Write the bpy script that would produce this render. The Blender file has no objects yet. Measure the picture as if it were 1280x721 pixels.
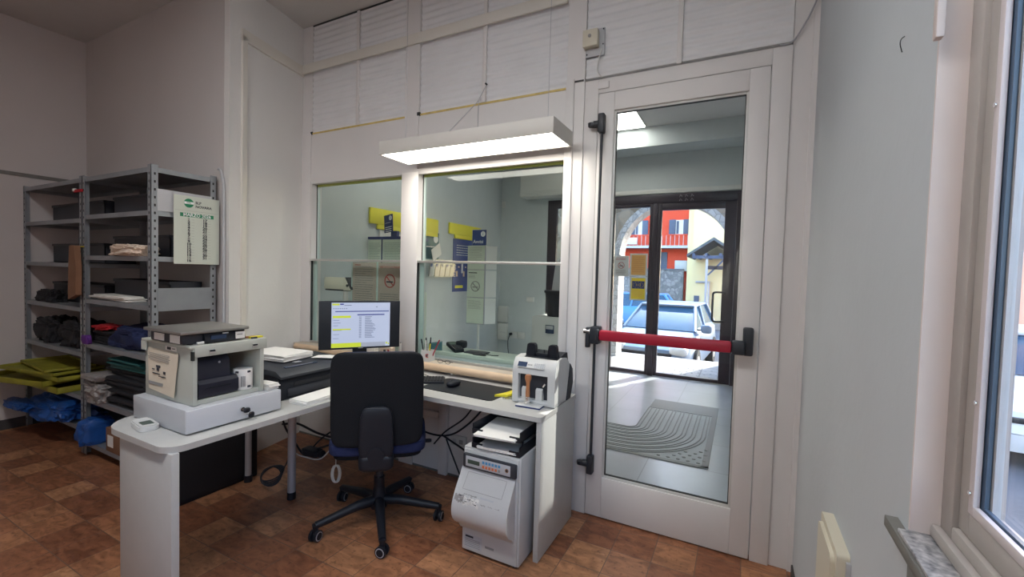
import bpy, bmesh, math, random
from math import sin, cos, pi, radians as R
from mathutils import Vector, Matrix, noise
random.seed(7)
sc = bpy.context.scene
COL = sc.collection

# ------------------------------------------------------------------ materials
def mat(name, color, rough=0.6, metal=0.0, noise_amt=0.0, nscale=8.0, bump=0.0, bscale=60.0, emis=None, estr=0.0, spec=0.5, color2=None):
    m = bpy.data.materials.new(name); m.use_nodes = True
    nt = m.node_tree; b = nt.nodes['Principled BSDF']
    c = tuple(color) + (1,)
    b.inputs['Base Color'].default_value = c
    b.inputs['Roughness'].default_value = rough
    b.inputs['Metallic'].default_value = metal
    b.inputs['Specular IOR Level'].default_value = spec
    tc = nt.nodes.new('ShaderNodeTexCoord')
    if noise_amt > 0 or color2:
        n = nt.nodes.new('ShaderNodeTexNoise'); n.inputs['Scale'].default_value = nscale
        n.inputs['Detail'].default_value = 5
        nt.links.new(tc.outputs['Object'], n.inputs['Vector'])
        r = nt.nodes.new('ShaderNodeValToRGB')
        r.color_ramp.elements[0].position = 0.3; r.color_ramp.elements[1].position = 0.7
        c2 = color2 if color2 else [min(1, x*(1+noise_amt)) for x in color]
        c1 = color if color2 else [x*(1-noise_amt) for x in color]
        r.color_ramp.elements[0].color = tuple(c1) + (1,)
        r.color_ramp.elements[1].color = tuple(c2) + (1,)
        nt.links.new(n.outputs['Fac'], r.inputs['Fac'])
        nt.links.new(r.outputs['Color'], b.inputs['Base Color'])
    if bump > 0:
        n2 = nt.nodes.new('ShaderNodeTexNoise'); n2.inputs['Scale'].default_value = bscale
        n2.inputs['Detail'].default_value = 4
        nt.links.new(tc.outputs['Object'], n2.inputs['Vector'])
        bp = nt.nodes.new('ShaderNodeBump'); bp.inputs['Strength'].default_value = bump
        bp.inputs['Distance'].default_value = 0.01
        nt.links.new(n2.outputs['Fac'], bp.inputs['Height'])
        nt.links.new(bp.outputs['Normal'], b.inputs['Normal'])
    if emis:
        b.inputs['Emission Color'].default_value = tuple(emis) + (1,)
        b.inputs['Emission Strength'].default_value = estr
    return m

def glass_mat(name, tint, refl=1.0, rough=0.0):
    m = bpy.data.materials.new(name); m.use_nodes = True
    nt = m.node_tree; nt.nodes.clear()
    out = nt.nodes.new('ShaderNodeOutputMaterial')
    tr = nt.nodes.new('ShaderNodeBsdfTransparent'); tr.inputs['Color'].default_value = tuple(tint) + (1,)
    gl = nt.nodes.new('ShaderNodeBsdfGlossy'); gl.inputs['Roughness'].default_value = rough
    fr = nt.nodes.new('ShaderNodeLayerWeight'); fr.inputs['Blend'].default_value = 0.5
    pw = nt.nodes.new('ShaderNodeMath'); pw.operation = 'POWER'; pw.inputs[1].default_value = 5.0
    nt.links.new(fr.outputs['Facing'], pw.inputs[0])
    mu = nt.nodes.new('ShaderNodeMath'); mu.operation = 'MULTIPLY_ADD'; mu.inputs[1].default_value = 0.9*refl; mu.inputs[2].default_value = 0.035*refl
    nt.links.new(pw.outputs[0], mu.inputs[0])
    mx = nt.nodes.new('ShaderNodeMixShader')
    nt.links.new(mu.outputs[0], mx.inputs[0]); nt.links.new(tr.outputs[0], mx.inputs[1]); nt.links.new(gl.outputs[0], mx.inputs[2])
    nt.links.new(mx.outputs[0], out.inputs['Surface'])
    return m

def tile_mat(name):
    m = bpy.data.materials.new(name); m.use_nodes = True
    nt = m.node_tree; b = nt.nodes['Principled BSDF']; L = nt.links.new; N = nt.nodes.new
    tc = N('ShaderNodeTexCoord')
    mp = N('ShaderNodeMapping'); mp.inputs['Location'].default_value = (0.147, -0.052, 0)
    L(tc.outputs['Object'], mp.inputs['Vector'])
    br = N('ShaderNodeTexBrick'); br.offset = 0.0; br.squash = 1.0
    br.inputs['Scale'].default_value = 1.0; br.inputs['Brick Width'].default_value = 0.203; br.inputs['Row Height'].default_value = 0.203
    br.inputs['Mortar Size'].default_value = 0.0025; br.inputs['Mortar Smooth'].default_value = 0.3; br.inputs['Bias'].default_value = 0.0
    br.inputs['Color1'].default_value = (0, 0, 0, 1); br.inputs['Color2'].default_value = (1, 1, 1, 1)
    L(mp.outputs[0], br.inputs['Vector'])
    ramp = N('ShaderNodeValToRGB'); e = ramp.color_ramp.elements
    e[0].position = 0; e[0].color = (0.21, 0.078, 0.038, 1); e[1].position = 1; e[1].color = (0.42, 0.205, 0.10, 1)
    x = e.new(0.5); x.color = (0.29, 0.115, 0.055, 1)
    L(br.outputs['Color'], ramp.inputs['Fac'])
    n1 = N('ShaderNodeTexNoise'); n1.inputs['Scale'].default_value = 9; n1.inputs['Detail'].default_value = 8; n1.inputs['Distortion'].default_value = 1.2
    mp2 = N('ShaderNodeMapping'); mp2.inputs['Scale'].default_value = (1.0, 2.2, 1)
    L(tc.outputs['Object'], mp2.inputs['Vector']); L(mp2.outputs[0], n1.inputs['Vector'])
    r2 = N('ShaderNodeValToRGB'); r2.color_ramp.elements[0].position = 0.36; r2.color_ramp.elements[1].position = 0.66
    r2.color_ramp.elements[0].color = (0.66, 0.63, 0.62, 1); r2.color_ramp.elements[1].color = (1.28, 1.3, 1.3, 1)
    L(n1.outputs['Fac'], r2.inputs['Fac'])
    mul = N('ShaderNodeMix'); mul.data_type = 'RGBA'; mul.blend_type = 'MULTIPLY'; mul.inputs[0].default_value = 0.85
    L(ramp.outputs[0], mul.inputs[6]); L(r2.outputs[0], mul.inputs[7])
    n3 = N('ShaderNodeTexNoise'); n3.inputs['Scale'].default_value = 45; n3.inputs['Detail'].default_value = 3
    L(tc.outputs['Object'], n3.inputs['Vector'])
    r3 = N('ShaderNodeValToRGB'); r3.color_ramp.elements[0].position = 0.33; r3.color_ramp.elements[1].position = 0.42
    r3.color_ramp.elements[0].color = (0.45, 0.4, 0.4, 1); r3.color_ramp.elements[1].color = (1, 1, 1, 1)
    L(n3.outputs['Fac'], r3.inputs['Fac'])
    mul2 = N('ShaderNodeMix'); mul2.data_type = 'RGBA'; mul2.blend_type = 'MULTIPLY'; mul2.inputs[0].default_value = 0.6
    L(mul.outputs[2], mul2.inputs[6]); L(r3.outputs[0], mul2.inputs[7])
    mx = N('ShaderNodeMix'); mx.data_type = 'RGBA'
    L(br.outputs['Fac'], mx.inputs[0]); L(mul2.outputs[2], mx.inputs[6]); mx.inputs[7].default_value = (0.15, 0.085, 0.058, 1)
    L(mx.outputs[2], b.inputs['Base Color'])
    b.inputs['Roughness'].default_value = 0.42
    bp = N('ShaderNodeBump'); bp.inputs['Strength'].default_value = 0.35; bp.inputs['Distance'].default_value = 0.004
    sub = N('ShaderNodeMath'); sub.operation = 'SUBTRACT'; L(n1.outputs['Fac'], sub.inputs[0]); L(br.outputs['Fac'], sub.inputs[1])
    L(sub.outputs[0], bp.inputs['Height']); L(bp.outputs[0], b.inputs['Normal'])
    return m

def stone_mat(name, c1, c2, mortar, w=0.35, h=0.18, scale=1.0):
    m = bpy.data.materials.new(name); m.use_nodes = True
    nt = m.node_tree; b = nt.nodes['Principled BSDF']; L = nt.links.new; N = nt.nodes.new
    tc = N('ShaderNodeTexCoord'); vo = N('ShaderNodeTexVoronoi'); vo.inputs['Scale'].default_value = 5*scale
    vo.feature = 'F1'
    L(tc.outputs['Object'], vo.inputs['Vector'])
    r = N('ShaderNodeValToRGB'); r.color_ramp.elements[0].color = tuple(c1)+(1,); r.color_ramp.elements[1].color = tuple(c2)+(1,)
    sp = N('ShaderNodeSeparateColor'); L(vo.outputs['Color'], sp.inputs[0]); L(sp.outputs[0], r.inputs['Fac'])
    v2 = N('ShaderNodeTexVoronoi'); v2.feature = 'DISTANCE_TO_EDGE'; v2.inputs['Scale'].default_value = 5*scale
    L(tc.outputs['Object'], v2.inputs['Vector'])
    lt = N('ShaderNodeMath'); lt.operation = 'LESS_THAN'; lt.inputs[1].default_value = 0.05; L(v2.outputs['Distance'], lt.inputs[0])
    mx = N('ShaderNodeMix'); mx.data_type = 'RGBA'; L(lt.outputs[0], mx.inputs[0]); L(r.outputs[0], mx.inputs[6]); mx.inputs[7].default_value = tuple(mortar)+(1,)
    L(mx.outputs[2], b.inputs['Base Color']); b.inputs['Roughness'].default_value = 0.9
    bp = N('ShaderNodeBump'); bp.inputs['Strength'].default_value = 0.6; bp.inputs['Distance'].default_value = 0.03
    L(v2.outputs['Distance'], bp.inputs['Height']); L(bp.outputs[0], b.inputs['Normal'])
    return m

def grid_mat(name, c1, c2, mortar, w, h, ms=0.01, rough=0.5):
    m = bpy.data.materials.new(name); m.use_nodes = True
    nt = m.node_tree; b = nt.nodes['Principled BSDF']; L = nt.links.new; N = nt.nodes.new
    tc = N('ShaderNodeTexCoord'); br = N('ShaderNodeTexBrick'); br.offset = 0
    br.inputs['Scale'].default_value = 1; br.inputs['Brick Width'].default_value = w; br.inputs['Row Height'].default_value = h
    br.inputs['Mortar Size'].default_value = ms; br.inputs['Color1'].default_value = tuple(c1)+(1,); br.inputs['Color2'].default_value = tuple(c2)+(1,)
    br.inputs['Mortar'].default_value = tuple(mortar)+(1,)
    L(tc.outputs['Object'], br.inputs['Vector'])
    n = N('ShaderNodeTexNoise'); n.inputs['Scale'].default_value = 3; n.inputs['Detail'].default_value = 6; L(tc.outputs['Object'], n.inputs['Vector'])
    r = N('ShaderNodeValToRGB'); r.color_ramp.elements[0].color = (0.8, 0.8, 0.8, 1); r.color_ramp.elements[1].color = (1.1, 1.1, 1.1, 1)
    L(n.outputs['Fac'], r.inputs['Fac'])
    mul = N('ShaderNodeMix'); mul.data_type = 'RGBA'; mul.blend_type = 'MULTIPLY'; mul.inputs[0].default_value = 1
    L(br.outputs['Color'], mul.inputs[6]); L(r.outputs[0], mul.inputs[7]); L(mul.outputs[2], b.inputs['Base Color'])
    b.inputs['Roughness'].default_value = rough
    return m

M = {}
M['wall'] = mat('painted_plaster', (0.70, 0.69, 0.67), 0.85, noise_amt=0.035, nscale=1.6, bump=0.08, bscale=35)
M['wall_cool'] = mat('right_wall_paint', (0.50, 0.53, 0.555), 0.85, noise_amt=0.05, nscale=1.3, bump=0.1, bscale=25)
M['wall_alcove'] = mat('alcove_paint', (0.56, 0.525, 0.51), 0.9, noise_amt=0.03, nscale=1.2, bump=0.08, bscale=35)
M['ceiling'] = mat('ceiling_paint', (0.58, 0.565, 0.55), 0.9, noise_amt=0.02)
M['frame'] = mat('white_painted_wood', (0.69, 0.665, 0.655), 0.5, noise_amt=0.025, nscale=3, bump=0.03)
M['frame_cream'] = mat('cream_painted_trim', (0.68, 0.65, 0.59), 0.5, noise_amt=0.03, nscale=3)
M['corr'] = mat('white_corrugated_sheet', (0.72, 0.72, 0.73), 0.5, noise_amt=0.03, nscale=5)
M['yellow_strip'] = mat('yellow_sealing_strip', (0.62, 0.47, 0.16), 0.6, noise_amt=0.15, nscale=25)
M['dark_gap'] = mat('dark_rubber_seal', (0.02, 0.025, 0.025), 0.6)
M['tile'] = tile_mat('terracotta_floor_tile')
M['baseboard'] = mat('dark_baseboard', (0.05, 0.045, 0.045), 0.6)
M['glass_teller'] = glass_mat('teller_glass', (0.935, 0.972, 0.958), 0.6)
M['glass_door'] = glass_mat('door_glass', (0.955, 0.98, 0.99), 0.6)
M['glass_clear'] = glass_mat('clear_glass', (0.985, 0.99, 0.99), 0.6)
M['glass_edge'] = mat('green_glass_edge', (0.36, 0.42, 0.10), 0.2)
M['glass_pale'] = mat('pale_aluminium_strip', (0.55, 0.66, 0.64), 0.3, metal=0.2)
M['alu'] = mat('aluminium', (0.62, 0.61, 0.58), 0.35, metal=0.7)
M['chrome'] = mat('chrome', (0.75, 0.75, 0.75), 0.15, metal=1.0)
M['black_metal'] = mat('black_painted_metal', (0.018, 0.022, 0.03), 0.45)
M['black'] = mat('black_plastic', (0.010, 0.012, 0.018), 0.45, spec=0.35)
M['black_matte'] = mat('black_matte_plastic', (0.012, 0.012, 0.016), 0.8)
M['ink_black_blue'] = mat('blue_black_plastic', (0.010, 0.012, 0.026), 0.5)
M['darkgrey'] = mat('dark_grey_plastic', (0.028, 0.031, 0.040), 0.5)
M['red_bar'] = mat('red_painted_bar', (0.36, 0.010, 0.032), 0.4)
M['desk'] = mat('pale_grey_laminate', (0.48, 0.475, 0.455), 0.4, noise_amt=0.02, nscale=20)
M['desk_edge'] = mat('laminate_edge', (0.56, 0.57, 0.60), 0.4)
M['leg'] = mat('grey_enamel', (0.42, 0.42, 0.45), 0.4, metal=0.3)
M['rack'] = mat('galvanised_steel', (0.30, 0.32, 0.34), 0.45, metal=0.4, noise_amt=0.1, nscale=6)
M['rack_dark'] = mat('rack_hole', (0.02, 0.02, 0.02), 0.8)
M['cab'] = mat('cream_sheet_metal', (0.46, 0.475, 0.42), 0.4, noise_amt=0.02)
M['drawer'] = mat('pale_grey_sheet_metal', (0.46, 0.47, 0.49), 0.4, noise_amt=0.02)
M['paper'] = mat('white_paper', (0.80, 0.78, 0.74), 0.8)
M['paper_old'] = mat('yellowed_paper', (0.66, 0.58, 0.46), 0.8, noise_amt=0.04, nscale=10)
M['paper_pink'] = mat('pinkish_notice_paper', (0.60, 0.47, 0.41), 0.8, noise_amt=0.03)
M['counter_green'] = mat('pale_green_laminate', (0.40, 0.45, 0.40), 0.5)
M['calendar_paper'] = mat('calendar_paper', (0.58, 0.62, 0.54), 0.8)
M['paper_green'] = mat('notice_paper', (0.60, 0.66, 0.56), 0.8)
M['ink'] = mat('printed_ink', (0.04, 0.04, 0.05), 0.8)
M['ink_grey'] = mat('grey_ink', (0.28, 0.27, 0.26), 0.8)
M['ink_red'] = mat('red_ink', (0.40, 0.06, 0.05), 0.8)
M['green_ink'] = mat('green_ink', (0.02, 0.22, 0.10), 0.7)
M['navy'] = mat('navy_blue_fabric', (0.008, 0.016, 0.07), 0.85, bump=0.2, bscale=300)
M['chair_black'] = mat('chair_back_plastic', (0.009, 0.010, 0.013), 0.8, spec=0.25, bump=0.15, bscale=200)
M['mdf'] = mat('beige_wood', (0.62, 0.45, 0.30), 0.5, noise_amt=0.06, nscale=12)
M['ledge'] = mat('beige_laminate', (0.50, 0.43, 0.35), 0.5, noise_amt=0.05, nscale=6)
M['plastic_white'] = mat('white_plastic', (0.60, 0.60, 0.58), 0.35)
M['plastic_cream'] = mat('cream_plastic', (0.60, 0.56, 0.45), 0.45)
M['yellow'] = mat('yellow_plastic', (0.72, 0.62, 0.03), 0.5)
M['yellow_sign'] = mat('yellow_signboard', (0.74, 0.68, 0.05), 0.5)
M['blue_sign'] = mat('blue_signboard', (0.015, 0.03, 0.14), 0.5)
M['poster_blue'] = mat('blue_poster', (0.03, 0.06, 0.22), 0.5, noise_amt=0.15, nscale=6)
M['teal_sign'] = mat('teal_signboard', (0.04, 0.12, 0.14), 0.5)
M['white_ink'] = mat('white_lettering', (0.85, 0.85, 0.85), 0.6)
M['rubberwood'] = mat('orange_brown_wood', (0.46, 0.19, 0.08), 0.4, noise_amt=0.1, nscale=20)
M['blue_bag'] = mat('blue_polythene', (0.012, 0.07, 0.27), 0.45, noise_amt=0.2, nscale=12)
M['yellow_bag'] = mat('yellow_mail_tray', (0.27, 0.25, 0.02), 0.6, noise_amt=0.2, nscale=10)
M['red_cloth'] = mat('red_cloth', (0.42, 0.012, 0.02), 0.8)
M['purple_cloth'] = mat('purple_cloth', (0.10, 0.02, 0.2), 0.8)
M['teal'] = mat('teal_folder', (0.015, 0.10, 0.10), 0.6)
M['cardboard'] = mat('cardboard', (0.22, 0.11, 0.06), 0.85, noise_amt=0.08)
M['grey_bag'] = mat('clear_wrapped_papers', (0.30, 0.28, 0.27), 0.4, noise_amt=0.25, nscale=18)
M['envelope'] = mat('padded_envelope', (0.66, 0.54, 0.44), 0.7, noise_amt=0.08, nscale=8)
M['granite'] = mat('speckled_granite', (0.10, 0.105, 0.12), 0.4, nscale=70, color2=(0.60, 0.58, 0.58))
M['stone_edge'] = mat('dark_stone_edge', (0.17, 0.165, 0.15), 0.7, noise_amt=0.1, nscale=20)
M['win_wood'] = mat('grey_painted_window_wood', (0.42, 0.385, 0.36), 0.6, noise_amt=0.06, nscale=9)
M['win_white'] = mat('white_window_bead', (0.66, 0.60, 0.61), 0.5, noise_amt=0.03)
M['reveal'] = mat('reveal_pink_bounce', (0.68, 0.60, 0.57), 0.8, noise_amt=0.02)  # pink light bounced off the peach building is put into this colour
M['gasket_blue'] = mat('blue_grey_gasket', (0.06, 0.10, 0.16), 0.4)
M['hall_wall'] = mat('hall_grey_paint', (0.50, 0.54, 0.55), 0.8, noise_amt=0.02)
M['hall_floor'] = grid_mat('hall_grey_tile', (0.40, 0.43, 0.46), (0.43, 0.46, 0.49), (0.30, 0.32, 0.34), 0.6, 0.6, 0.004, 0.3)
M['tactile'] = mat('tactile_paving', (0.27, 0.28, 0.275), 0.6)
M['tactile_light'] = mat('tactile_paving_field', (0.40, 0.425, 0.44), 0.6)
M['entr'] = mat('dark_brown_aluminium', (0.035, 0.028, 0.04), 0.35, metal=0.2)
M['pave'] = grid_mat('pale_stone_paving', (0.24, 0.235, 0.23), (0.28, 0.275, 0.265), (0.13, 0.13, 0.13), 0.25, 0.25, 0.01, 0.8)
M['road'] = mat('asphalt', (0.13, 0.14, 0.16), 0.9, noise_amt=0.08, nscale=2)
M['stone'] = stone_mat('rubble_stone', (0.20, 0.15, 0.10), (0.38, 0.30, 0.21), (0.30, 0.25, 0.19))
M['stone_white'] = stone_mat('pale_arch_stone', (0.42, 0.39, 0.35), (0.60, 0.57, 0.53), (0.35, 0.33, 0.3), scale=2.0)
M['stone_dark'] = stone_mat('garden_wall_stone', (0.12, 0.12, 0.12), (0.30, 0.29, 0.28), (0.15, 0.15, 0.15), scale=1.2)
M['red_wall'] = mat('red_stucco', (0.66, 0.075, 0.035), 0.9, noise_amt=0.06, nscale=1)
M['yellow_wall'] = mat('pale_yellow_stucco', (0.74, 0.62, 0.36), 0.9, noise_amt=0.05, nscale=1)
M['peach'] = mat('peach_stucco', (0.80, 0.42, 0.30), 0.9, noise_amt=0.05, nscale=1)
M['roof'] = mat('dark_roof_tiles', (0.10, 0.11, 0.12), 0.8, noise_amt=0.25, nscale=6)
M['shutter'] = mat('grey_blue_shutter', (0.08, 0.10, 0.16), 0.7)
M['car_silver'] = mat('silver_blue_car_paint', (0.16, 0.24, 0.36), 0.3, metal=0.3)
M['car_blue'] = mat('light_blue_car_paint', (0.10, 0.30, 0.62), 0.3, metal=0.3)
M['car_white'] = mat('white_car_paint', (0.75, 0.77, 0.80), 0.3)
M['car_glass'] = mat('car_window_glass', (0.03, 0.09, 0.16), 0.08)
M['car_light'] = mat('headlamp', (0.7, 0.72, 0.72), 0.15)
M['tail'] = mat('red_tail_lamp', (0.5, 0.02, 0.02), 0.3)
M['tyre'] = mat('tyre_rubber', (0.02, 0.02, 0.02), 0.9)
M['screen'] = mat('lit_screen', (0.1, 0.1, 0.1), 0.3, emis=(0.50, 0.58, 0.80), estr=0.50)
M['screen_ink'] = mat('screen_dark_text', (0.02, 0.02, 0.02), 0.3, emis=(0.16, 0.20, 0.32), estr=0.45)
M['screen_blue'] = mat('screen_blue_band', (0.02, 0.02, 0.05), 0.3, emis=(0.04, 0.06, 0.28), estr=0.5)
M['screen_yel'] = mat('screen_yellow_band', (0.1, 0.1, 0.0), 0.3, emis=(0.62, 0.74, 0.06), estr=0.5)
M['screen_wht'] = mat('screen_white_band', (0.1, 0.1, 0.1), 0.3, emis=(0.42, 0.47, 0.6), estr=0.42)
M['lcd'] = mat('dark_lcd', (0.03, 0.05, 0.10), 0.15)
M['lcd_green'] = mat('green_lcd', (0.05, 0.08, 0.06), 0.3)
M['key_blue'] = mat('blue_key', (0.08, 0.28, 0.50), 0.5)
M['key_orange'] = mat('orange_key', (0.62, 0.16, 0.06), 0.5)
M['steel_plate'] = mat('brushed_steel', (0.36, 0.35, 0.33), 0.35, metal=0.8)
M['safe_white'] = mat('safe_paint', (0.53, 0.525, 0.515), 0.45, noise_amt=0.03)
M['scuff'] = mat('scuffed_patch', (0.78, 0.76, 0.72), 0.8, nscale=40, color2=(0.5, 0.47, 0.43))
M['lampbody'] = mat('white_lamp_body', (0.62, 0.60, 0.56), 0.5)
M['lamp'] = mat('lamp_diffuser', (0.9, 0.9, 0.85), 0.5, emis=(1.0, 0.95, 0.85), estr=9.0)
M['lamp_added'] = mat('added_lamp_diffuser', (0.9, 0.9, 0.88), 0.5, emis=(0.97, 0.985, 1.0), estr=20.0)  # glow of the added ceiling lamps that fill the room with light
M['hall_lamp'] = mat('hall_lamp_diffuser', (0.9, 0.9, 0.85), 0.5, emis=(1.0, 0.96, 0.86), estr=9.0)
M['acrylic'] = glass_mat('clear_acrylic', (0.97, 0.985, 0.975), 0.3)
M['orange_sheet'] = mat('orange_sheet', (0.72, 0.40, 0.12), 0.7)
M['yel_sheet'] = mat('yellow_sheet', (0.80, 0.60, 0.03), 0.7)

# ------------------------------------------------------------------ mesh builder
class MB:
    def __init__(s):
        s.v = []; s.f = []; s.mi = []; s.mats = []; s.smooth = []
    def m(s, name):
        if name not in s.mats: s.mats.append(name)
        return s.mats.index(name)
    def add(s, verts, faces, mt, sm=False):
        o = len(s.v); s.v += [tuple(p) for p in verts]; k = s.m(mt)
        for f in faces:
            s.f.append(tuple(o+i for i in f)); s.mi.append(k); s.smooth.append(sm)
        return s
    def bm(s, bmh, mt, sm=False, mtx=None):
        bmh.verts.ensure_lookup_table(); bmh.verts.index_update()
        vs = [(mtx @ v.co if mtx else v.co) for v in bmh.verts]
        s.add(vs, [[v.index for v in f.verts] for f in bmh.faces], mt, sm); bmh.free(); return s
    def box(s, x0, x1, y0, y1, z0, z1, mt, bev=0.0, mtx=None, seg=2):
        b = bmesh.new(); bmesh.ops.create_cube(b, size=1)
        for v in b.verts:
            v.co = Vector(((x0+x1)/2 + v.co.x*(x1-x0), (y0+y1)/2 + v.co.y*(y1-y0), (z0+z1)/2 + v.co.z*(z1-z0)))
        if bev > 0:
            bmesh.ops.bevel(b, geom=b.edges[:], offset=min(bev, 0.49*min(abs(x1-x0), abs(y1-y0), abs(z1-z0))), segments=seg, affect='EDGES', profile=0.5)
        return s.bm(b, mt, bev > 0.004, mtx)
    def tube(s, pts, r, mt, n=10, cap=True):
        P = [Vector(p) for p in pts]; rs = r if isinstance(r, (list, tuple)) else [r]*len(P)
        rings = []; up = None
        for i, p in enumerate(P):
            if i == 0: t = P[1]-P[0]
            elif i == len(P)-1: t = P[-1]-P[-2]
            else: t = (P[i+1]-P[i]).normalized() + (P[i]-P[i-1]).normalized()
            t.normalize()
            if up is None:
                a = Vector((0, 0, 1)) if abs(t.z) < 0.9 else Vector((1, 0, 0)); up = t.cross(a).normalized()
            else:
                up = (up - t*up.dot(t)).normalized()
            w = t.cross(up)
            rings.append([p + (up*cos(2*pi*k/n) + w*sin(2*pi*k/n))*rs[i] for k in range(n)])
        vs = [q for rg in rings for q in rg]; fs = []
        for i in range(len(P)-1):
            for k in range(n):
                fs.append((i*n+k, i*n+(k+1) % n, (i+1)*n+(k+1) % n, (i+1)*n+k))
        s.add(vs, fs, mt, True)
        if cap:
            o = len(s.v)-len(vs); k_ = s.m(mt)
            for f in (tuple(o+k for k in range(n))[::-1], tuple(o+(len(P)-1)*n+k for k in range(n))):
                s.f.append(f); s.mi.append(k_); s.smooth.append(False)
        return s
    def cyl(s, p, q, r, mt, n=20, r2=None):
        return s.tube([p, q], [r, r2 if r2 is not None else r], mt, n)
    def lathe(s, prof, c, mt, n=24, sm=True):
        vs = []; fs = []
        for (r, z) in prof:
            for k in range(n): vs.append((c[0]+r*cos(2*pi*k/n), c[1]+r*sin(2*pi*k/n), c[2]+z))
        for i in range(len(prof)-1):
            for k in range(n): fs.append((i*n+k, i*n+(k+1) % n, (i+1)*n+(k+1) % n, (i+1)*n+k))
        fs.append(tuple(range(n))[::-1]); fs.append(tuple((len(prof)-1)*n+k for k in range(n)))
        return s.add(vs, fs, mt, sm)
    def prism(s, poly, axis, a, b, mt, sm=False, mtx=None):
        # poly: 2D points; axis 'x': (y,z) ; 'y': (x,z) ; 'z': (x,y)
        def P(u, v, w):
            p = {'x': (w, u, v), 'y': (u, w, v), 'z': (u, v, w)}[axis]
            return mtx @ Vector(p) if mtx else p
        n = len(poly); vs = [P(u, v, a) for u, v in poly] + [P(u, v, b) for u, v in poly]
        area = sum(poly[i][0]*poly[(i+1) % n][1]-poly[(i+1) % n][0]*poly[i][1] for i in range(n))
        fs = [tuple(range(n))[::-1], tuple(range(n, 2*n))] + [(i, (i+1) % n, n+(i+1) % n, n+i) for i in range(n)]
        flip = (area < 0) != (axis == 'y') != (b < a)
        if flip: fs = [f[::-1] for f in fs]
        return s.add(vs, fs, mt, sm)
    def quad(s, a, b, c, d, mt): return s.add([a, b, c, d], [(0, 1, 2, 3)], mt)

def link(name, mb, root, world=True, mods=None, shade=True):
    me = bpy.data.meshes.new(name)
    vs = mb.v
    if root is not None and world:
        top = root
        while top.parent: top = top.parent
        inv = (Matrix.Translation(top.location) @ Matrix.Rotation(top.rotation_euler.z, 4, 'Z')).inverted()
        vs = [inv @ Vector(p) for p in vs]
    me.from_pydata(vs, [], mb.f)
    for k in mb.mats: me.materials.append(M[k])
    for i, p in enumerate(me.polygons):
        p.material_index = mb.mi[i]; p.use_smooth = mb.smooth[i]
    me.validate(); me.update()
    try: me.set_sharp_from_angle(angle=R(38))
    except Exception: pass
    o = bpy.data.objects.new(name, me); COL.objects.link(o)
    if root is not None: o.parent = root
    return o

def thing(name, label, cat, loc, rz=0.0, group=None):
    o = bpy.data.objects.new(name, None); COL.objects.link(o)
    o.empty_display_size = 0.1
    o.location = loc; o.rotation_euler = (0, 0, rz); o['label'] = label; o['category'] = cat
    if group: o['group'] = group
    return o

def solo(name, mb, label, cat, group=None, kind=None):
    # one-mesh thing; origin moved to its base centre
    xs = [p[0] for p in mb.v]; ys = [p[1] for p in mb.v]; zs = [p[2] for p in mb.v]
    c = Vector(((min(xs)+max(xs))/2, (min(ys)+max(ys))/2, min(zs)))
    mb.v = [tuple(Vector(p)-c) for p in mb.v]
    o = link(name, mb, None); o.location = c
    o['label'] = label; o['category'] = cat
    if group: o['group'] = group
    if kind: o['kind'] = kind
    return o

def struct(name, mb):
    o = link(name, mb, None); o['kind'] = 'structure'; return o

def srot(name, label, cat, loc, rz=0, group=None): return thing(name, label, cat, loc, rz, group)

def text_mb(txt, size, mt, mtx, extrude=0.0006, align='CENTER', bold=0.0):
    cu = bpy.data.curves.new('t', 'FONT'); cu.body = txt; cu.size = size; cu.extrude = extrude; cu.offset = bold
    cu.align_x = align; cu.align_y = 'CENTER'; cu.resolution_u = 2
    ob = bpy.data.objects.new('t', cu); COL.objects.link(ob)
    dg = bpy.context.evaluated_depsgraph_get(); me = ob.evaluated_get(dg).to_mesh()
    vs = [mtx @ v.co for v in me.vertices]; fs = [tuple(p.vertices) for p in me.polygons]
    mb = (vs, fs, mt); ob.evaluated_get(dg).to_mesh_clear()
    bpy.data.objects.remove(ob); bpy.data.curves.remove(cu)
    return mb
def add_text(mb, txt, size, mt, mtx, **k):
    vs, fs, m_ = text_mb(txt, size, mt, mtx, **k); mb.add(vs, fs, m_)

def frame3(origin, xdir, ydir):
    x = Vector(xdir).normalized(); y = Vector(ydir); y = (y - x*y.dot(x)).normalized(); z = x.cross(y)
    m = Matrix((x, y, z)).transposed().to_4x4(); m.translation = Vector(origin); return m
def bez(p, n=24):
    # Catmull-Rom through the points
    P = [Vector(q) for q in p]; P = [2*P[0]-P[1]] + P + [2*P[-1]-P[-2]]; out = []
    seg = len(P)-3
    for i in range(seg):
        k = max(3, n//seg)
        for j in range(k):
            t = j/k; a, b, c, d = P[i:i+4]
            out.append(0.5*((2*b)+(c-a)*t+(2*a-5*b+4*c-d)*t*t+(3*b-a-3*c+d)*t**3))
    out.append(P[-2]); return out
def lump(mb, c, s, mt, seed=0, amp=0.25, freq=3.0, flat=True, sub=4, sq=0.55):
    b = bmesh.new(); bmesh.ops.create_icosphere(b, subdivisions=sub, radius=1)
    for v in b.verts:
        d = v.co.normalized()
        p = Vector([math.copysign(abs(t)**sq, t) for t in d])
        n_ = noise.noise(p*freq*0.6+Vector((seed*3.1, seed, 0)))*amp + noise.noise(p*freq*2+Vector((seed, 0, 5)))*amp*0.5
        p = p*(1+n_)
        if flat: p.z = max(p.z, -0.8)
        v.co = Vector((c[0]+p.x*s[0], c[1]+p.y*s[1], c[2]+(p.z+0.8)*s[2]))
    mb.bm(b, mt, True)
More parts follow.
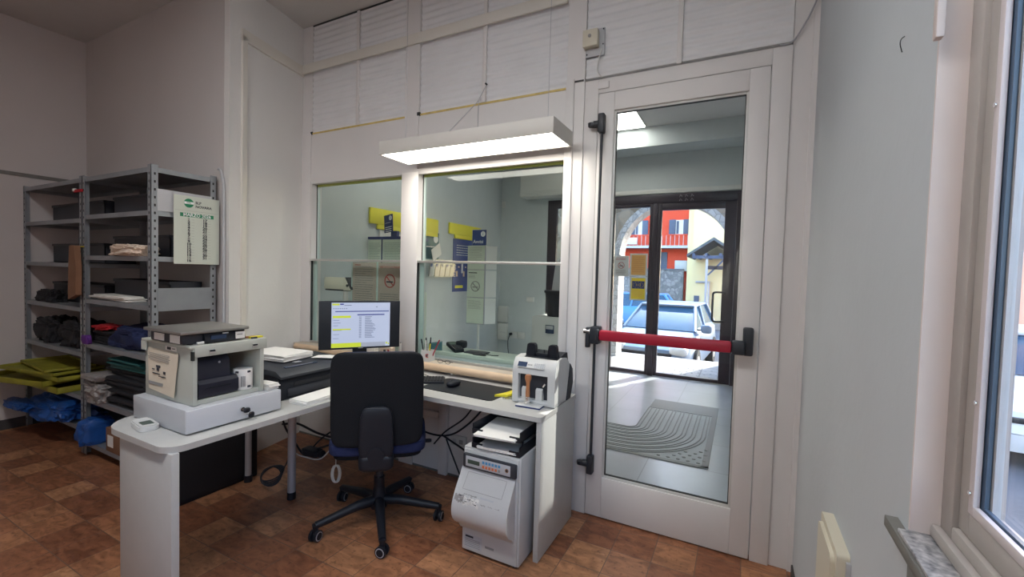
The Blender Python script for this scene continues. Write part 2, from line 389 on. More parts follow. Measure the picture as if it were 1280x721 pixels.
def rounded_poly(x0, x1, y0, y1, r, n=6):
    pts = []
    rr = r if isinstance(r, (list, tuple)) else [r]*4
    for (cx, cy, a0, q) in ((x1, y1, 0, rr[0]), (x0, y1, 90, rr[1]), (x0, y0, 180, rr[2]), (x1, y0, 270, rr[3])):
        sx = 1 if cx == x1 else -1; sy = 1 if cy == y1 else -1
        if q <= 0: pts.append((cx, cy)); continue
        for k in range(n+1):
            a = R(a0+90*k/n); pts.append((cx-sx*q+q*cos(a), cy-sy*q+q*sin(a)))
    return pts
SKY, SUN, EXPO = 0.95, 8.0, 0.68
# ------------------------------------------------------------------ the room shell
D = 2.559; XR = 0.282; ZC = 3.47
XL = -5.50; YB = 1.86; YN = -3.2
b = MB(); b.box(XL-.1, XR+.1, YN-.1, D+.05, -.05, 0, 'tile'); struct('floor', b)
b = MB(); b.box(XL-.1, XR+.1, YN-.1, D+.12, ZC, ZC+.1, 'ceiling'); struct('ceiling', b)
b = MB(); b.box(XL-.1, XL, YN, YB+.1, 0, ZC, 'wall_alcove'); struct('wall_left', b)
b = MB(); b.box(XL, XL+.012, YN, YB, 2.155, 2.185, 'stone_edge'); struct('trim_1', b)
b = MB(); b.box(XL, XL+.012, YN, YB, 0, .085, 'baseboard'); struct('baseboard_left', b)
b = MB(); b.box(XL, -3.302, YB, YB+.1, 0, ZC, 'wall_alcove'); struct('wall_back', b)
b = MB(); b.box(XL+.012, -3.235, YB-.012, YB, 0, .085, 'baseboard'); struct('baseboard_back', b)
b = MB(); b.prism([(-3.235, YB), (-3.39, D), (-3.39, D+.1), (-3.8, D+.1), (-3.8, YB+.1), (-3.3, YB+.1), (-3.3, YB)], 'z', 0, ZC, 'wall'); struct('wall_alcove_side', b)
# moulding strip on that wall: up, then along to the partition
def sp(t, off=0.0):  # a point on the slanted wall; t along it, off out of it
    dx, dy = -0.155, 0.699; L = math.hypot(dx, dy); nx, ny = dy/L, -dx/L
    return (-3.235+dx*t+nx*off, YB+dy*t+ny*off)
b = MB()
for (t0, t1, z0, z1) in ((.13, .185, 0, 3.10), (.13, .99, 3.065, 3.145)):
    p = [sp(t0, 0), sp(t1, 0), sp(t1, .018), sp(t0, .018)]
    b.prism(p, 'z', z0, z1, 'frame_cream')
struct('trim_2', b)
b = MB(); b.box(XL, XR, YN-.1, YN, 0, ZC, 'wall'); struct('wall_rear', b)
# right wall with the window opening
WY0, WY1, WZ0, WZ1 = -0.75, 1.015, 1.014, 2.75
XO = XR+.12
b = MB()
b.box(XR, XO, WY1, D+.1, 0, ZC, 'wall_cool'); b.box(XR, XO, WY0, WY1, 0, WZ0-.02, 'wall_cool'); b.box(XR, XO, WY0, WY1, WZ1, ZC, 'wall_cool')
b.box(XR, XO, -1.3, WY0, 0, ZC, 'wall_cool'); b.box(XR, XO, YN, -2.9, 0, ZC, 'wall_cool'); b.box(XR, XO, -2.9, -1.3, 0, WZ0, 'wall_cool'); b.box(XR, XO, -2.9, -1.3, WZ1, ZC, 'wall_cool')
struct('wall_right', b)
b = MB(); b.box(XR-.0005, .34, WY1-.006, WY1-.0005, WZ0, WZ1, 'reveal'); struct('trim_3', b)
b = MB(); b.box(XR-.008, XR, .2+WY1, D-.02, 0, .05, 'baseboard'); struct('baseboard_right', b)
# window: fixed frame + sash + glass
b = MB()
for (y0, y1, z0, z1) in ((.968, 1.012, WZ0, WZ1), (WY0, WY0+.045, WZ0, WZ1), (WY0+.045, .968, WZ1-.045, WZ1), (WY0+.045, .968, WZ0, WZ0+.04)):
    b.box(.322, .385, y0, y1, z0, z1, 'win_wood', .003)
b.box(.308, .322, WY0, 1.008, WZ0, WZ0+.022, 'win_wood', .004)
w = struct('window_1', b)
b = MB()
for (y0, y1, z0, z1) in ((.932, .966, WZ0+.042, WZ1-.047), (WY0+.047, WY0+.08, WZ0+.042, WZ1-.047), (WY0+.08, .932, WZ1-.08, WZ1-.047), (WY0+.08, .932, WZ0+.042, WZ0+.082)):
    b.box(.329, .368, y0, y1, z0, z1, 'win_wood', .003)
sa = link('sash', b, w)
b = MB()
for (y0, y1, z0, z1) in ((.915, .9315, WZ0+.083, WZ1-.081), (WY0+.081, WY0+.097, WZ0+.083, WZ1-.081), (WY0+.097, .915, WZ1-.097, WZ1-.081), (WY0+.097, .915, WZ0+.083, WZ0+.099)):
    b.box(.327, .3355, y0, y1, z0, z1, 'win_white', .002)
link('glazing_bead', b, sa)
b = MB()
for (y0, y1, z0, z1) in ((.906, .931, WZ0+.084, WZ1-.082), (WY0+.082, WY0+.1, WZ0+.084, WZ1-.082), (WY0+.1, .906, WZ1-.1, WZ1-.082), (WY0+.1, .906, WZ0+.084, WZ0+.102)):
    b.box(.3365, .342, y0, y1, z0, z1, 'gasket_blue')
link('gasket', b, sa)
b = MB()
for (y0, y1, z0, z1) in ((.880, .9055, WZ0+.09, WZ1-.09),):
    b.box(.343, .352, y0+.02, .9315, z0, z1, 'drawer')
link('outer_bead', b, sa)
b = MB(); b.box(.345, .349, WY0+.07, .90, WZ0+.07, WZ1-.07, 'glass_clear'); link('pane', b, sa)
for z in (1.13, 1.27, 1.72):
    b = MB(); b.cyl((.3245, .924, z), (.327, .924, z), .0035, 'chrome', 10); link('screw', b, sa)
b = MB()  # added window further back, out of view, lets in extra daylight
for (y0, y1, z0, z1) in ((-2.9, -2.84, WZ0, WZ1), (-1.36, -1.3, WZ0, WZ1), (-2.84, -1.36, WZ0, WZ0+.06), (-2.84, -1.36, WZ1-.06, WZ1), (-2.13, -2.07, WZ0+.06, WZ1-.06)): b.box(.33, .385, y0, y1, z0, z1, 'win_wood', .003)
w = struct('window_6', b)
b = MB(); b.box(.345, .349, -2.84, -1.36, WZ0+.06, WZ1-.06, 'glass_clear'); link('pane', b, w)
# stone sill with its ear past the reveal
b = MB(); b.box(.262, .322, WY0-.1, 1.075, .985, 1.006, 'stone_edge', .002); b.box(.266, .3215, WY0-.09, 1.012, 1.006, 1.0135, 'granite', .002)
b.box(.266, XR+.002, WY0-.1, .955, .82, .985, 'stone_edge', .002); struct('trim_4', b)
b = MB(); b.box(XR-.012, XR, .985, 1.003, 1.86, 2.6, 'reveal', .003); struct('trim_5', b)

# ---- partition
def corr(x0, x1, z0, z1, y):
    mb = MB(); n = int((z1-z0)/.0065); v = []; f = []
    for i in range(n+1):
        z = z0+(z1-z0)*i/n; yy = y + .0040*sin(2*pi*z/.047)
        v += [(x0, yy, z), (x1, yy, z)]
    for i in range(n): f.append((2*i, 2*i+1, 2*i+3, 2*i+2))
    o = len(v); v += [(x0, y+.03, z0), (x1, y+.03, z0), (x0, y+.03, z1), (x1, y+.03, z1)]
    f += [(o+1, o, o+2, o+3), (o, o+1, 1, 0), (2*n, 2*n+1, o+3, o+2)]
    mb.add(v, f, 'corr', True); return mb
PB = D+.10
b = MB()
b.box(-3.40, -3.27, D, PB, 0, ZC, 'frame')
b.box(-2.25, -2.12, D-.012, PB, 0, ZC, 'frame')
b.box(-0.985, -0.873, D-.012, PB, 0, ZC, 'frame')
b.box(-3.27, -2.25, D, PB, 2.155, 2.575, 'frame'); b.box(-2.12, -0.985, D, PB, 2.155, 2.575, 'frame')
b.box(-3.27, -2.25, D, PB, 0, .785, 'frame'); b.box(-2.12, -0.985, D, PB, 0, .785, 'frame')
b.box(.178, XR, D+.012, PB, 0, ZC, 'frame'); b.box(.2585, XR, D, D+.012, 0, ZC, 'frame')
b.box(-.873, .178, D+.035, PB, 2.594, ZC, 'frame')
for (x0, x1) in ((-3.27, -2.25), (-2.12, -.985)): b.box(x0, x1, D+.04, PB, 2.575, ZC, 'frame')
pw = struct('wall_front', b)
for (x0, x1) in ((-3.268, -2.752), (-2.726, -2.252), (-2.118, -1.588), (-1.562, -.987), (-.871, -.358), (-.334, .176)):
    link('corrugated_panel', corr(x0, x1, 2.583 if x0 < -.9 else 2.612, 3.46, D+.004), pw)
b = MB()
for x in (-2.739, -1.575, -.346): b.box(x-.0135, x+.0135, D-.012, D+.01, 2.58 if x < -1 else 2.60, 3.46, 'frame', .002)
link('batten', b, pw)
b = MB()
for (x0, x1) in ((-3.262, -2.256), (-2.112, -.992)):
    b.box(x0, x1, D-.004, D+.006, 2.568, 2.581, 'yellow_strip')
link('sealing_strip', b, pw)
b = MB(); b.box(-3.285, -3.262, D-.006, D+.002, 2.566, 2.59, 'dark_gap'); b.box(-2.135, -2.112, D-.014, D+.002, 2.566, 2.59, 'dark_gap')
b.box(-3.268, -2.0, D-.003, D+.003, 3.458, 3.469, 'dark_gap'); b.box(-.975, -.878, D-.016, D-.011, 2.596, 2.606, 'baseboard'); link('end_stop', b, pw)
# raised left and right casing pieces
b = MB(); b.box(-3.40, -3.275, D-.008, D, .79, 2.575, 'frame', .002); b.box(-2.262, -2.108, D-.02, D-.011, .80, 2.16, 'frame', .002); b.box(-.987, -.935, D-.022, D-.011, .8, 2.62, 'frame', .002); struct('trim_6', b)
b = MB()
b.box(-3.385, -.99, D-.03, D-.012, 3.075, 3.150, 'frame_cream', .006); struct('trim_7', b)
b = MB()
b.box(-2.12, -.985, D-.014, D, 2.143, 2.185, 'frame', .003); struct('trim_8', b)
b = MB(); b.box(-1.87, -1.80, D-.03, D, .0, .77, 'frame', .003); b.box(-1.799, -1.30, D-.03, D, .66, .70, 'frame', .003); b.box(-2.6, -1.872, D-.03, D, .40, .44, 'frame', .003); struct('trim_9', b)
b = MB(); b.box(-3.39, -.985, D-.006, D, 0, .012, 'stone_edge'); struct('baseboard_front', b)

# teller windows
for wi, (x0, x1) in enumerate(((-3.27, -2.25), (-2.12, -.985))):
    b = MB(); GY = D+.062
    b.box(x0, x0+.008, GY-.01, GY+.01, 1.52, 2.155, 'dark_gap'); b.box(x0+.008, x0+.022, GY-.008, GY+.008, 1.52, 2.155, 'glass_pale')
    b.box(x0, x0+.012, D+.001, D+.014, .80, 1.505, 'dark_gap'); b.box(x0+.014, x0+.050, D+.02, D+.03, .80, 1.505, 'glass_pale')
    b.box(x0, x1, D, D+.055, .785, .80, 'frame'); b.box(x0, x1, D-.004, D+.012, .80, .822, 'alu', .002)
    w = struct('window_%d' % (wi+2), b)
    b = MB(); b.box(x0+.01, x1, GY-.003, GY+.003, 1.52, 2.150, 'glass_teller'); link('upper_pane', b, w)
    b = MB(); b.box(x0+.01, x1, D+.004, D+.010, .815, 1.505, 'glass_teller'); link('lower_pane', b, w)
    b = MB(); b.box(x0+.012, x1, GY-.012, GY+.004, 2.136, 2.154, 'glass_edge'); link('glass_edge_strip', b, w)
    b = MB(); b.box(x0-.002, x1+.005, D-.014, D+.06, 1.503, 1.520, 'alu', .003); link('shelf_rail', b, w)

# glass door
b = MB(); z1 = 2.594
b.box(-.873, -.789, D-.004, D+.09, 0, z1, 'frame', .003); b.box(.092, .177, D-.004, D+.09, 0, z1, 'frame', .003)
b.box(-.789, .092, D-.004, D+.09, 2.513, z1, 'frame', .003)
dr = struct('door_1', b)
b = MB(); y0, y1 = D-.010, D+.045
b.box(-.785, -.690, y0, y1, .008, 2.508, 'frame', .003); b.box(-.003, .088, y0, y1, .008, 2.508, 'frame', .003)
b.box(-.690, -.003, y0, y1, .008, .247, 'frame', .003); b.box(-.690, -.003, y0, y1, 2.402, 2.508, 'frame', .003)
lf = link('door_leaf', b, dr)
b = MB()
for (a0, a1, c0, c1) in ((-.692, -.678, .245, 2.404), (-.015, -.001, .245, 2.404), (-.678, -.015, .245, .262), (-.678, -.015, 2.389, 2.404)):
    b.box(a0, a1, D+.002, D+.02, c0, c1, 'plastic_white', .002)
for (a0, a1, c0, c1) in ((-.678, -.674, .262, 2.389), (-.019, -.015, .262, 2.389), (-.678, -.015, .262, .266), (-.678, -.015, 2.385, 2.389)):
    b.box(a0, a1, D+.005, D+.02, c0, c1, 'dark_gap')
link('glazing_bead', b, lf)
b = MB(); b.box(-.680, -.013, D+.010, D+.016, .26, 2.392, 'glass_door'); link('pane', b, lf)
b = MB()
b.tube([(-.752, D-.035, .36), (-.752, D-.035, 2.32)], .008, 'black_metal', 10)
link('locking_rod', b, dr)
for z in (2.325, .325):
    b = MB(); b.box(-.772, -.735, D-.060, D-.011, z-.055, z+.055, 'black_metal', .008); b.cyl((-.80, D-.035, z), (-.772, D-.035, z), .020, 'black_metal'); b.lathe([(.0, -.0), (.022, 0), (.024, .02), (.0, .024)], (-.812, D-.035, z-.012), 'black_metal', 14)
    link('rod_latch', b, dr)
b = MB(); b.box(-.770, -.715, D-.090, D-.011, 1.05, 1.15, 'black_metal', .008); b.cyl((-.815, D-.04, 1.115), (-.77, D-.04, 1.115), .018, 'chrome', 14); b.box(-.805, -.780, D-.055, D-.02, 1.02, 1.14, 'black_metal', .006)
b.box(.018, .066, D-.075, D-.011, 1.065, 1.205, 'black_metal', .010); link('lock_case', b, dr)
b = MB(); b.box(-.712, -.030, D-.10, D-.068, 1.075, 1.135, 'red_bar', .012); link('push_bar', b, dr)
b = MB(); b.box(-.73, -.712, D-.102, D-.066, 1.07, 1.14, 'black_metal', .008); b.box(-.030, .03, D-.105, D-.05, 1.07, 1.14, 'black_metal', .010); link('bar_end', b, dr)
b = MB(); b.box(-.79, -.725, D-.014, D-.004, 2.535, 2.575, 'frame', .003); link('hinge_cover', b, dr)

# ------------------------------------------------------------------ public hall behind
HX0, HX1, HY0, HY1 = -3.69, .282, PB, 6.646
b = MB(); b.box(HX0-.1, HX1+.1, D+.05, HY1+.1, -.05, 0, 'hall_floor'); struct('floor_hall', b)
b = MB(); b.box(HX0-.1, HX1+.1, PB+.02, HY1+.1, ZC, ZC+.1, 'ceiling'); struct('ceiling_hall', b)
b = MB(); b.box(HX0-.1, HX0, PB, HY1, 0, ZC, 'hall_wall'); struct('wall_hall_left', b)
b = MB()
b.box(HX1, HX1+.1, PB, 4.5, 0, ZC, 'hall_wall'); b.box(HX1, HX1+.1, 5.3, HY1, 0, ZC, 'hall_wall'); b.box(HX1, HX1+.1, 4.5, 5.3, 0, 2.10, 'hall_wall'); b.box(HX1, HX1+.1, 4.5, 5.3, 3.1, ZC, 'hall_wall'); struct('wall_hall_right', b)
b = MB()
for (a0, a1, c0, c1) in ((4.5, 4.53, 2.1, 3.1), (5.27, 5.3, 2.1, 3.1), (4.53, 5.27, 2.1, 2.13), (4.53, 5.27, 3.07, 3.1)): b.box(HX1+.04, HX1+.09, a0, a1, c0, c1, 'frame')
w = struct('window_4', b)  # added high window, unseen, shaped so sun streaks the desk side panel
b = MB(); b.box(HX1+.06, HX1+.066, 4.53, 5.27, 2.13, 3.07, 'glass_clear'); link('pane', b, w)
b = MB()
b.box(HX0, -2.83, HY1, HY1+.12, 0, ZC, 'hall_wall'); b.box(-2.83, 0.0, HY1, HY1+.12, 2.63, ZC, 'hall_wall'); b.box(-2.0, -1.78, HY1, HY1+.12, 0, 2.63, 'hall_wall'); b.box(0, HX1, HY1, HY1+.12, 0, ZC, 'hall_wall')
struct('wall_hall_entrance', b)
b = MB(); b.box(HX0, HX1, 6.2, HY1, 3.21, ZC, 'hall_wall'); struct('trim_10', b)
b = MB(); b.box(-1.80, .05, HY1-.03, HY1, 2.64, 2.70, 'plastic_white', .005); b.box(-.0, .06, HY1-.04, HY1, 0, .26, 'plastic_white', .004); b.box(0.0, .045, HY1-.03, HY1, .26, 2.64, 'plastic_white', .004); struct('trim_11', b)
# dark side window
b = MB()
for (a0, a1, c0, c1) in ((-2.83, -2.68, 0, 2.63), (-2.10, -2.0, 0, 2.63), (-2.68, -2.10, 2.50, 2.63), (-2.68, -2.10, 0, .12)): b.box(a0, a1, HY1+.02, HY1+.08, c0, c1, 'entr')
w = struct('window_5', b)
b = MB(); b.box(-2.68, -2.10, HY1+.045, HY1+.051, .12, 2.50, 'glass_clear'); link('pane', b, w)
# entrance door
b = MB()
for (a0, a1, c0, c1) in ((-1.78, -1.735, 0, 2.627), (-.09, 0, 0, 2.627), (-1.735, -.09, 2.50, 2.627), (-1.175, -1.10, 0, 2.50)): b.box(a0, a1, HY1-.02, HY1+.06, c0, c1, 'entr', .003)
w = struct('door_2', b)
for (a0, a1, g0, g1, zt) in ((-1.733, -1.177, -1.725, -1.217, 2.455), (-1.098, -.092, -1.050, -.232, 2.40)):
    b = MB()
    for (p0, p1, c0, c1) in ((a0, g0, .008, 2.498), (g1, a1, .008, 2.498), (g0, g1, zt, 2.498), (g0, g1, .008, .055)): b.box(p0, p1, HY1-.012, HY1+.045, c0, c1, 'entr', .003)
    lf = link('door_leaf', b, w)
    b = MB(); b.box(g0, g1, HY1+.012, HY1+.018, .055, zt, 'glass_clear'); link('pane', b, lf)
b = MB(); b.tube(bez([(-.19, HY1-.015, 1.25), (-.25, HY1-.07, 1.26), (-.325, HY1-.075, 1.25), (-.335, HY1-.075, 1.18), (-.335, HY1-.075, .95), (-.325, HY1-.075, .87), (-.25, HY1-.07, .86), (-.19, HY1-.015, .87)], 40), .014, 'black_metal', 10)
link('door_handle', b, w)
b = MB(); b.box(-1.16, -1.115, HY1-.05, HY1-.02, .95, 1.25, 'black_metal', .004); link('lock_case', b, w)

# tactile paving strip
b = MB(); z = .001
b.box(-.846, -.165, 3.63, 5.385, 0, .004, 'tactile_light'); b.box(-2.35, -.846, 3.63, 4.29, 0, .004, 'tactile_light')
b.box(-.846, -.165, 5.02, 5.385, .004, .006, 'tactile'); b.box(-.215, -.165, 3.63, 5.02, .004, .006, 'tactile'); b.box(-2.35, -.165, 3.615, 3.66, .004, .006, 'tactile')
for k in range(8):
    r = .10+.083*k; cx, cy = -.93, 4.335; pts = [(cx+r, 5.02, .006)]
    pts += [(cx+r*cos(R(a)), cy-r*sin(R(a)), .006) for a in range(0, 91, 6)] + [(-2.35, cy-r, .006)]
    for side in (-1, 1):
        v = []; f = []
        for i, p in enumerate(pts):
            a = Vector(pts[max(0, i-1)]); c = Vector(pts[min(len(pts)-1, i+1)]); t = (c-a).normalized(); nn = Vector((-t.y, t.x, 0))
            q = Vector(p)+nn*side*.016
            v += [q-nn*.0045, q+nn*.0045, q+nn*.0045+Vector((0, 0, .003)), q-nn*.0045+Vector((0, 0, .003))]
        for i in range(len(pts)-1):
            for j in range(4): f.append((4*i+j, 4*i+(j+1) % 4, 4*i+4+(j+1) % 4, 4*i+4+j))
        b.add(v, f, 'tactile')
for i in range(9):
    for j in range(6):
        x = -.24-.075*i + (.037 if j % 2 else 0); y = 3.70+.062*j
        if math.hypot(x+.93, y-4.335) > .73: b.lathe([(.016, 0), (.012, .004), (.0005, .005)], (x, y, .004), 'tactile', 8)
solo('tactile_paving', b, 'grey ribbed tactile strip curving across the hall floor behind the glass door', 'floor strip')

# ------------------------------------------------------------------ outdoors
GZ = -.62
b = MB(); b.box(-9, .44, HY1+.05, 8.4, -.2, -.004, 'pave'); 
for i in range(9):
    for j in range(3): b.lathe([(.02, 0), (.012, .008), (.0005, .009)], (-.95+.085*i, 6.95+.25*j+.08*(i % 2), -.004), 'tactile', 8)
for i in range(14): b.box(-.95+.055*i, -.92+.055*i, 6.80, 6.86, -.004, .006, 'road')
o = struct('pavement', b)
b = MB(); b.box(-30, 30, 8.4, 40, GZ-.1, GZ, 'road'); b.box(.45, 12, -8, 8.4, GZ-.1, GZ, 'road'); o = struct('road', b)
b = MB(); b.box(-9, 0.9, 19.2, 24, GZ, GZ+.03, 'pave'); struct('far_pavement', b)
# arch
cx, cz, rr, AY0, AY1 = -1.062, 1.80, .90, 7.95, 8.35
def archring(r0, r1, y0, y1, mt, mb, n=28):
    v = []; f = []
    for i in range(n+1):
        a = pi*i/n
        for (r_, y_) in ((r0, y0), (r1, y0), (r1, y1), (r0, y1)): v.append((cx+r_*cos(a), y_, cz+r_*sin(a)))
    for i in range(n):
        for j in range(4): f.append((4*i+j, 4*i+4+j, 4*i+4+(j+1) % 4, 4*i+(j+1) % 4))
    mb.add(v, f, mt)
ar = thing('stone_archway', 'rubble stone archway with a pale dressed edge just outside the entrance door', 'arch', (cx, 8.1, 0))
b = MB(); pts = [(-6, 0), (-6, 4.2), (.9, 4.2), (5, 0), (cx+rr+.1, 0), (cx+rr+.1, cz)]
n = 30; v = []; f = []
outer = [(cx+(rr+.09)*cos(pi*i/n), cz+(rr+.09)*sin(pi*i/n)) for i in range(n+1)]
for y in (AY0, AY1):
    for (x, z_) in outer: v += [(x, y, z_), (x, y, 4.2)]
m_ = 2*(n+1)
for i in range(n): f += [(2*i, 2*i+1, 2*i+3, 2*i+2), (m_+2*i, m_+2*i+2, m_+2*i+3, m_+2*i+1)]
b.add(v, f, 'stone')
b.box(-6, cx-rr-.09, AY0, AY1, 0, 4.2, 'stone'); b.box(cx+rr+.09, .9, AY0, AY1, 0, 4.2, 'stone')
link('wall', b, ar)
b = MB(); archring(rr, rr+.105, AY0-.02, AY1, 'stone_white', b); b.box(cx-rr-.14, cx-rr+.03, AY0-.03, AY1, cz-.07, cz+.02, 'stone_white'); b.box(cx+rr-.03, cx+rr+.14, AY0-.03, AY1, cz-.07, cz+.02, 'stone_white')
b.box(cx-rr-.1, cx-rr, AY0-.02, AY1, 0, cz-.07, 'stone_white'); b.box(cx+rr, cx+rr+.1, AY0-.02, AY1, 0, cz-.07, 'stone_white')
link('arch_edge', b, ar)

# red building
rb = thing('house', 'red stuccoed house with grey shutters and a long balcony across the street', 'building', (-7, 24, GZ))
b = MB(); b.box(-16, -2.31, 24, 30, GZ, 7.2, 'red_wall'); link('wall', b, rb)
b = MB(); b.prism([(23.4, 7.1), (30.5, 7.1), (27, 8.3)], 'x', -16.4, -2.35, 'roof'); link('roof', b, rb)
for (x0, x1) in ((-3.41, -2.42), (-5.45, -4.46), (-7.6, -6.6)):
    b = MB(); b.box(x0+.30, x1-.28, 23.95, 24.02, 3.60, 4.36, 'plastic_white'); b.box(x0+.36, x0+.47, 23.935, 23.95, 3.66, 4.30, 'shutter'); w = link('window', b, rb)
    for (s0, s1) in ((x0, x0+.32), (x1-.30, x1)):
        b = MB(); b.box(s0, s1, 23.90, 23.96, 3.58, 4.38, 'shutter', .01); link('shutter', b, w)
b = MB(); b.box(-15, -2.38, 23.0, 24, 2.88, 3.0, 'drawer'); w = link('balcony', b, rb)
b = MB()
b.box(-15, -2.4, 22.98, 23.02, 3.50, 3.55, 'red_wall')
for i in range(64): b.box(-15+.2*i, -14.98+.2*i, 22.99, 23.01, 3.0, 3.5, 'leg')
link('railing', b, w)
b = MB(); b.box(-4.05, -3.45, 23.96, 24.0, GZ, 2.72, 'shutter'); link('door', b, rb)
b = MB(); b.box(-3.0, -2.42, 23.4, 24, 1.75, 2.28, 'drawer', .03); link('air_conditioner', b, rb)
b = MB(); b.box(-4.2, -3.9, 22.9, 22.99, 3.05, 3.28, 'plastic_white', .02); b.box(-6.2, -4.8, 22.9, 22.99, 3.05, 3.4, 'plastic_white', .03); link('planter', b, rb)
b = MB(); b.box(-14, -2.45, 22.3, 22.6, GZ, 1.78, 'stone_dark'); b.box(-14, -2.45, 22.25, 22.65, 1.78, 1.84, 'road')
solo('garden_wall', b, 'grey rubble stone wall below the red house', 'wall')
# yellow building with porch
yb = thing('house', 'pale yellow house with an arched niche, right of the red house', 'building', (0, 22, GZ))
b = MB(); b.box(-2.07, 4, 22, 28, GZ, 8, 'yellow_wall'); b.box(-2.305, -2.07, 22.3, 28, GZ, 8, 'yellow_wall'); link('wall', b, yb)
b = MB(); b.box(-2.3, 4.2, 21.9, 28.3, 8, 8.15, 'roof'); link('roof', b, yb)
b = MB(); pts = [(-1.86, 1.25), (-1.30, 1.25)] + [(-1.58+.28*cos(pi*i/12), 2.1+.35*sin(pi*i/12)) for i in range(13)]
b.prism(pts, 'y', 21.97, 22.01, 'yellow_wall'); link('niche', b, yb)
b = MB(); b.box(-1.92, -1.70, 21.96, 22.0, -.1, .62, 'shutter'); link('window', b, yb)
b = MB(); b.tube([(-1.30, 21.9, 1.3), (-1.30, 21.9, -.6)], .045, 'leg', 8); b.tube([(-1.86, 21.9, 1.25), (-1.3, 21.9, 1.25)], .05, 'leg', 8); link('drainpipe', b, yb)
pr = thing('porch_canopy', 'dark tiled gabled porch canopy on posts in front of the yellow house', 'porch', (-.9, 19.5, GZ))
b = MB()
for (xa, za, xb, zb_) in ((-1.0, 3.02, -1.95, 2.36), (-1.0, 3.02, -.05, 2.36)):
    b.prism([(xa, za), (xb, zb_), (xb, zb_-.10), (xa, za-.12)], 'y', 18.6, 21.95, 'roof')
link('roof', b, pr)
b = MB()
for x in (-1.7, -1.25, -.75, -.3): b.box(x-.05, x+.05, 18.62, 21.94, 2.28, 2.40, 'shutter')
b.box(-1.75, -.25, 18.7, 18.85, 2.20, 2.32, 'shutter')
b.prism([(-1.22, 1.55), (-1.14, 1.55), (-.55, 2.2), (-.63, 2.2)], 'y', 18.75, 18.85, 'shutter')
b.box(-1.20, -.25, 18.75, 18.85, 1.78, 1.92, 'entr')
link('beam', b, pr)
for x in (-1.22, -.30):
    b = MB(); b.box(x-.04, x+.04, 18.74, 18.86, GZ, 2.2, 'leg'); link('post', b, pr)

# building and walls seen from the side window
pb = thing('building', 'peach stuccoed building seen through the right window', 'building', (7, 6, GZ))
b = MB(); b.box(6.2, 11, -9, 12.5, GZ, 4.6, 'peach'); b.box(6.2, 11, 12.5, 17, GZ, 13, 'peach'); link('wall', b, pb)
for y in (2.0, 5.5, 9.0, 12.0):
    b = MB(); b.box(6.12, 6.2, y, y+1.1, .5, 2.1, 'plastic_white'); w = link('window', b, pb); b = MB(); b.box(6.08, 6.12, y+.12, y+.98, .62, 1.98, 'car_glass'); link('pane', b, w)
b = MB(); b.box(5.9, 11.3, -9.3, 17.3, 4.6, 4.8, 'roof'); link('roof', b, pb)

def car(label, loc, rz, paint, group=None):
    t = thing('car', label, 'car', loc, rz)   # front towards -y in its own frame
    L_, W_ = 4.0, 1.70
    # lofted body: stations along y (front = 0)
    st = [(0.00, .30, .52, .60), (0.06, .20, .66, .70), (.35, .18, .80, .80), (1.0, .18, .93, .85), (1.15, .18, .97, .85), (2.6, .18, .99, .85), (3.6, .2, .97, .84), (3.92, .24, .88, .80), (4.0, .32, .70, .72)]
    v = []; f = []; n = 10
    for (y, z0, z1, hw) in st:
        prof = [(-hw*.9, z0), (-hw, z0+.12), (-hw*1.0, (z0+z1)/2), (-hw*.97, z1-.10), (-hw*.86, z1), (hw*.86, z1), (hw*.97, z1-.10), (hw*1.0, (z0+z1)/2), (hw, z0+.12), (hw*.9, z0)]
        v += [(x, y, z) for x, z in prof]
    for i in range(len(st)-1):
        for j in range(n): f.append((i*n+j, i*n+(j+1) % n, (i+1)*n+(j+1) % n, (i+1)*n+j))
    f.append(tuple(range(n))[::-1]); f.append(tuple((len(st)-1)*n+k for k in range(n)))
    bb = MB(); bb.add([(x, y, z) for x, y, z in v], f, paint, True)
    body = link('body', bb, t, world=False)
    # greenhouse
    base = [(-.74, 1.02), (.74, 1.02), (.74, 3.85), (-.74, 3.85)]; top = [(-.58, 1.85), (.58, 1.85), (.58, 3.45), (-.58, 3.45)]
    bb = MB(); bb.add([(x, y, .95) for x, y in base]+[(x, y, 1.40) for x, y in top], [(0, 1, 5, 4), (1, 2, 6, 5), (2, 3, 7, 6), (3, 0, 4, 7), (4, 5, 6, 7)], 'car_glass'); link('windows', bb, t, world=False)
    bb = MB(); bb.box(-.60, .60, 1.80, 3.5, 1.39, 1.45, paint, .03)
    for s in (-1, 1):
        bb.tube([(s*.745, 1.0, .94), (s*.59, 1.85, 1.41)], .03, paint, 8); bb.tube([(s*.745, 2.3, .95), (s*.60, 2.4, 1.41)], .03, paint, 8); bb.tube([(s*.745, 3.8, .95), (s*.59, 3.45, 1.41)], .045, paint, 8)
    link('roof', bb, t, world=False)
    for s in (-1, 1):
        bb = MB(); lump(bb, (s*.93, 1.22, .93), (.11, .06, .09), paint, 1, .05, flat=False, sub=3); bb.box(s*.80-.05, s*.80+.05, 1.2, 1.25, .96, .99, 'black'); link('mirror', bb, t, world=False)
        bb = MB(); lump(bb, (s*.60, .14, .58), (.17, .14, .09), 'car_light', 2, .03, flat=False, sub=3); link('headlamp', bb, t, world=False)
        bb = MB(); bb.box(s*.66-.1, s*.66+.1, 3.93, 4.0, .65, .85, 'tail', .02); link('tail_lamp', bb, t, world=False)
        for y in (.75, 3.2):
            bb = MB(); bb.cyl((s*.70, y, .31), (s*.87, y, .31), .31, 'tyre', 24); bb.cyl((s*.80, y, .31), (s*.875, y, .31), .19, 'alu', 16); link('wheel', bb, t, world=False)
    bb = MB(); bb.box(-.26, .26, -.03, .01, .38, .49, 'plastic_white', .005); link('number_plate', bb, t, world=False)
    bb = MB(); bb.box(-.5, .5, -.02, .1, .54, .60, 'black', .01); link('grille', bb, t, world=False)
    return t
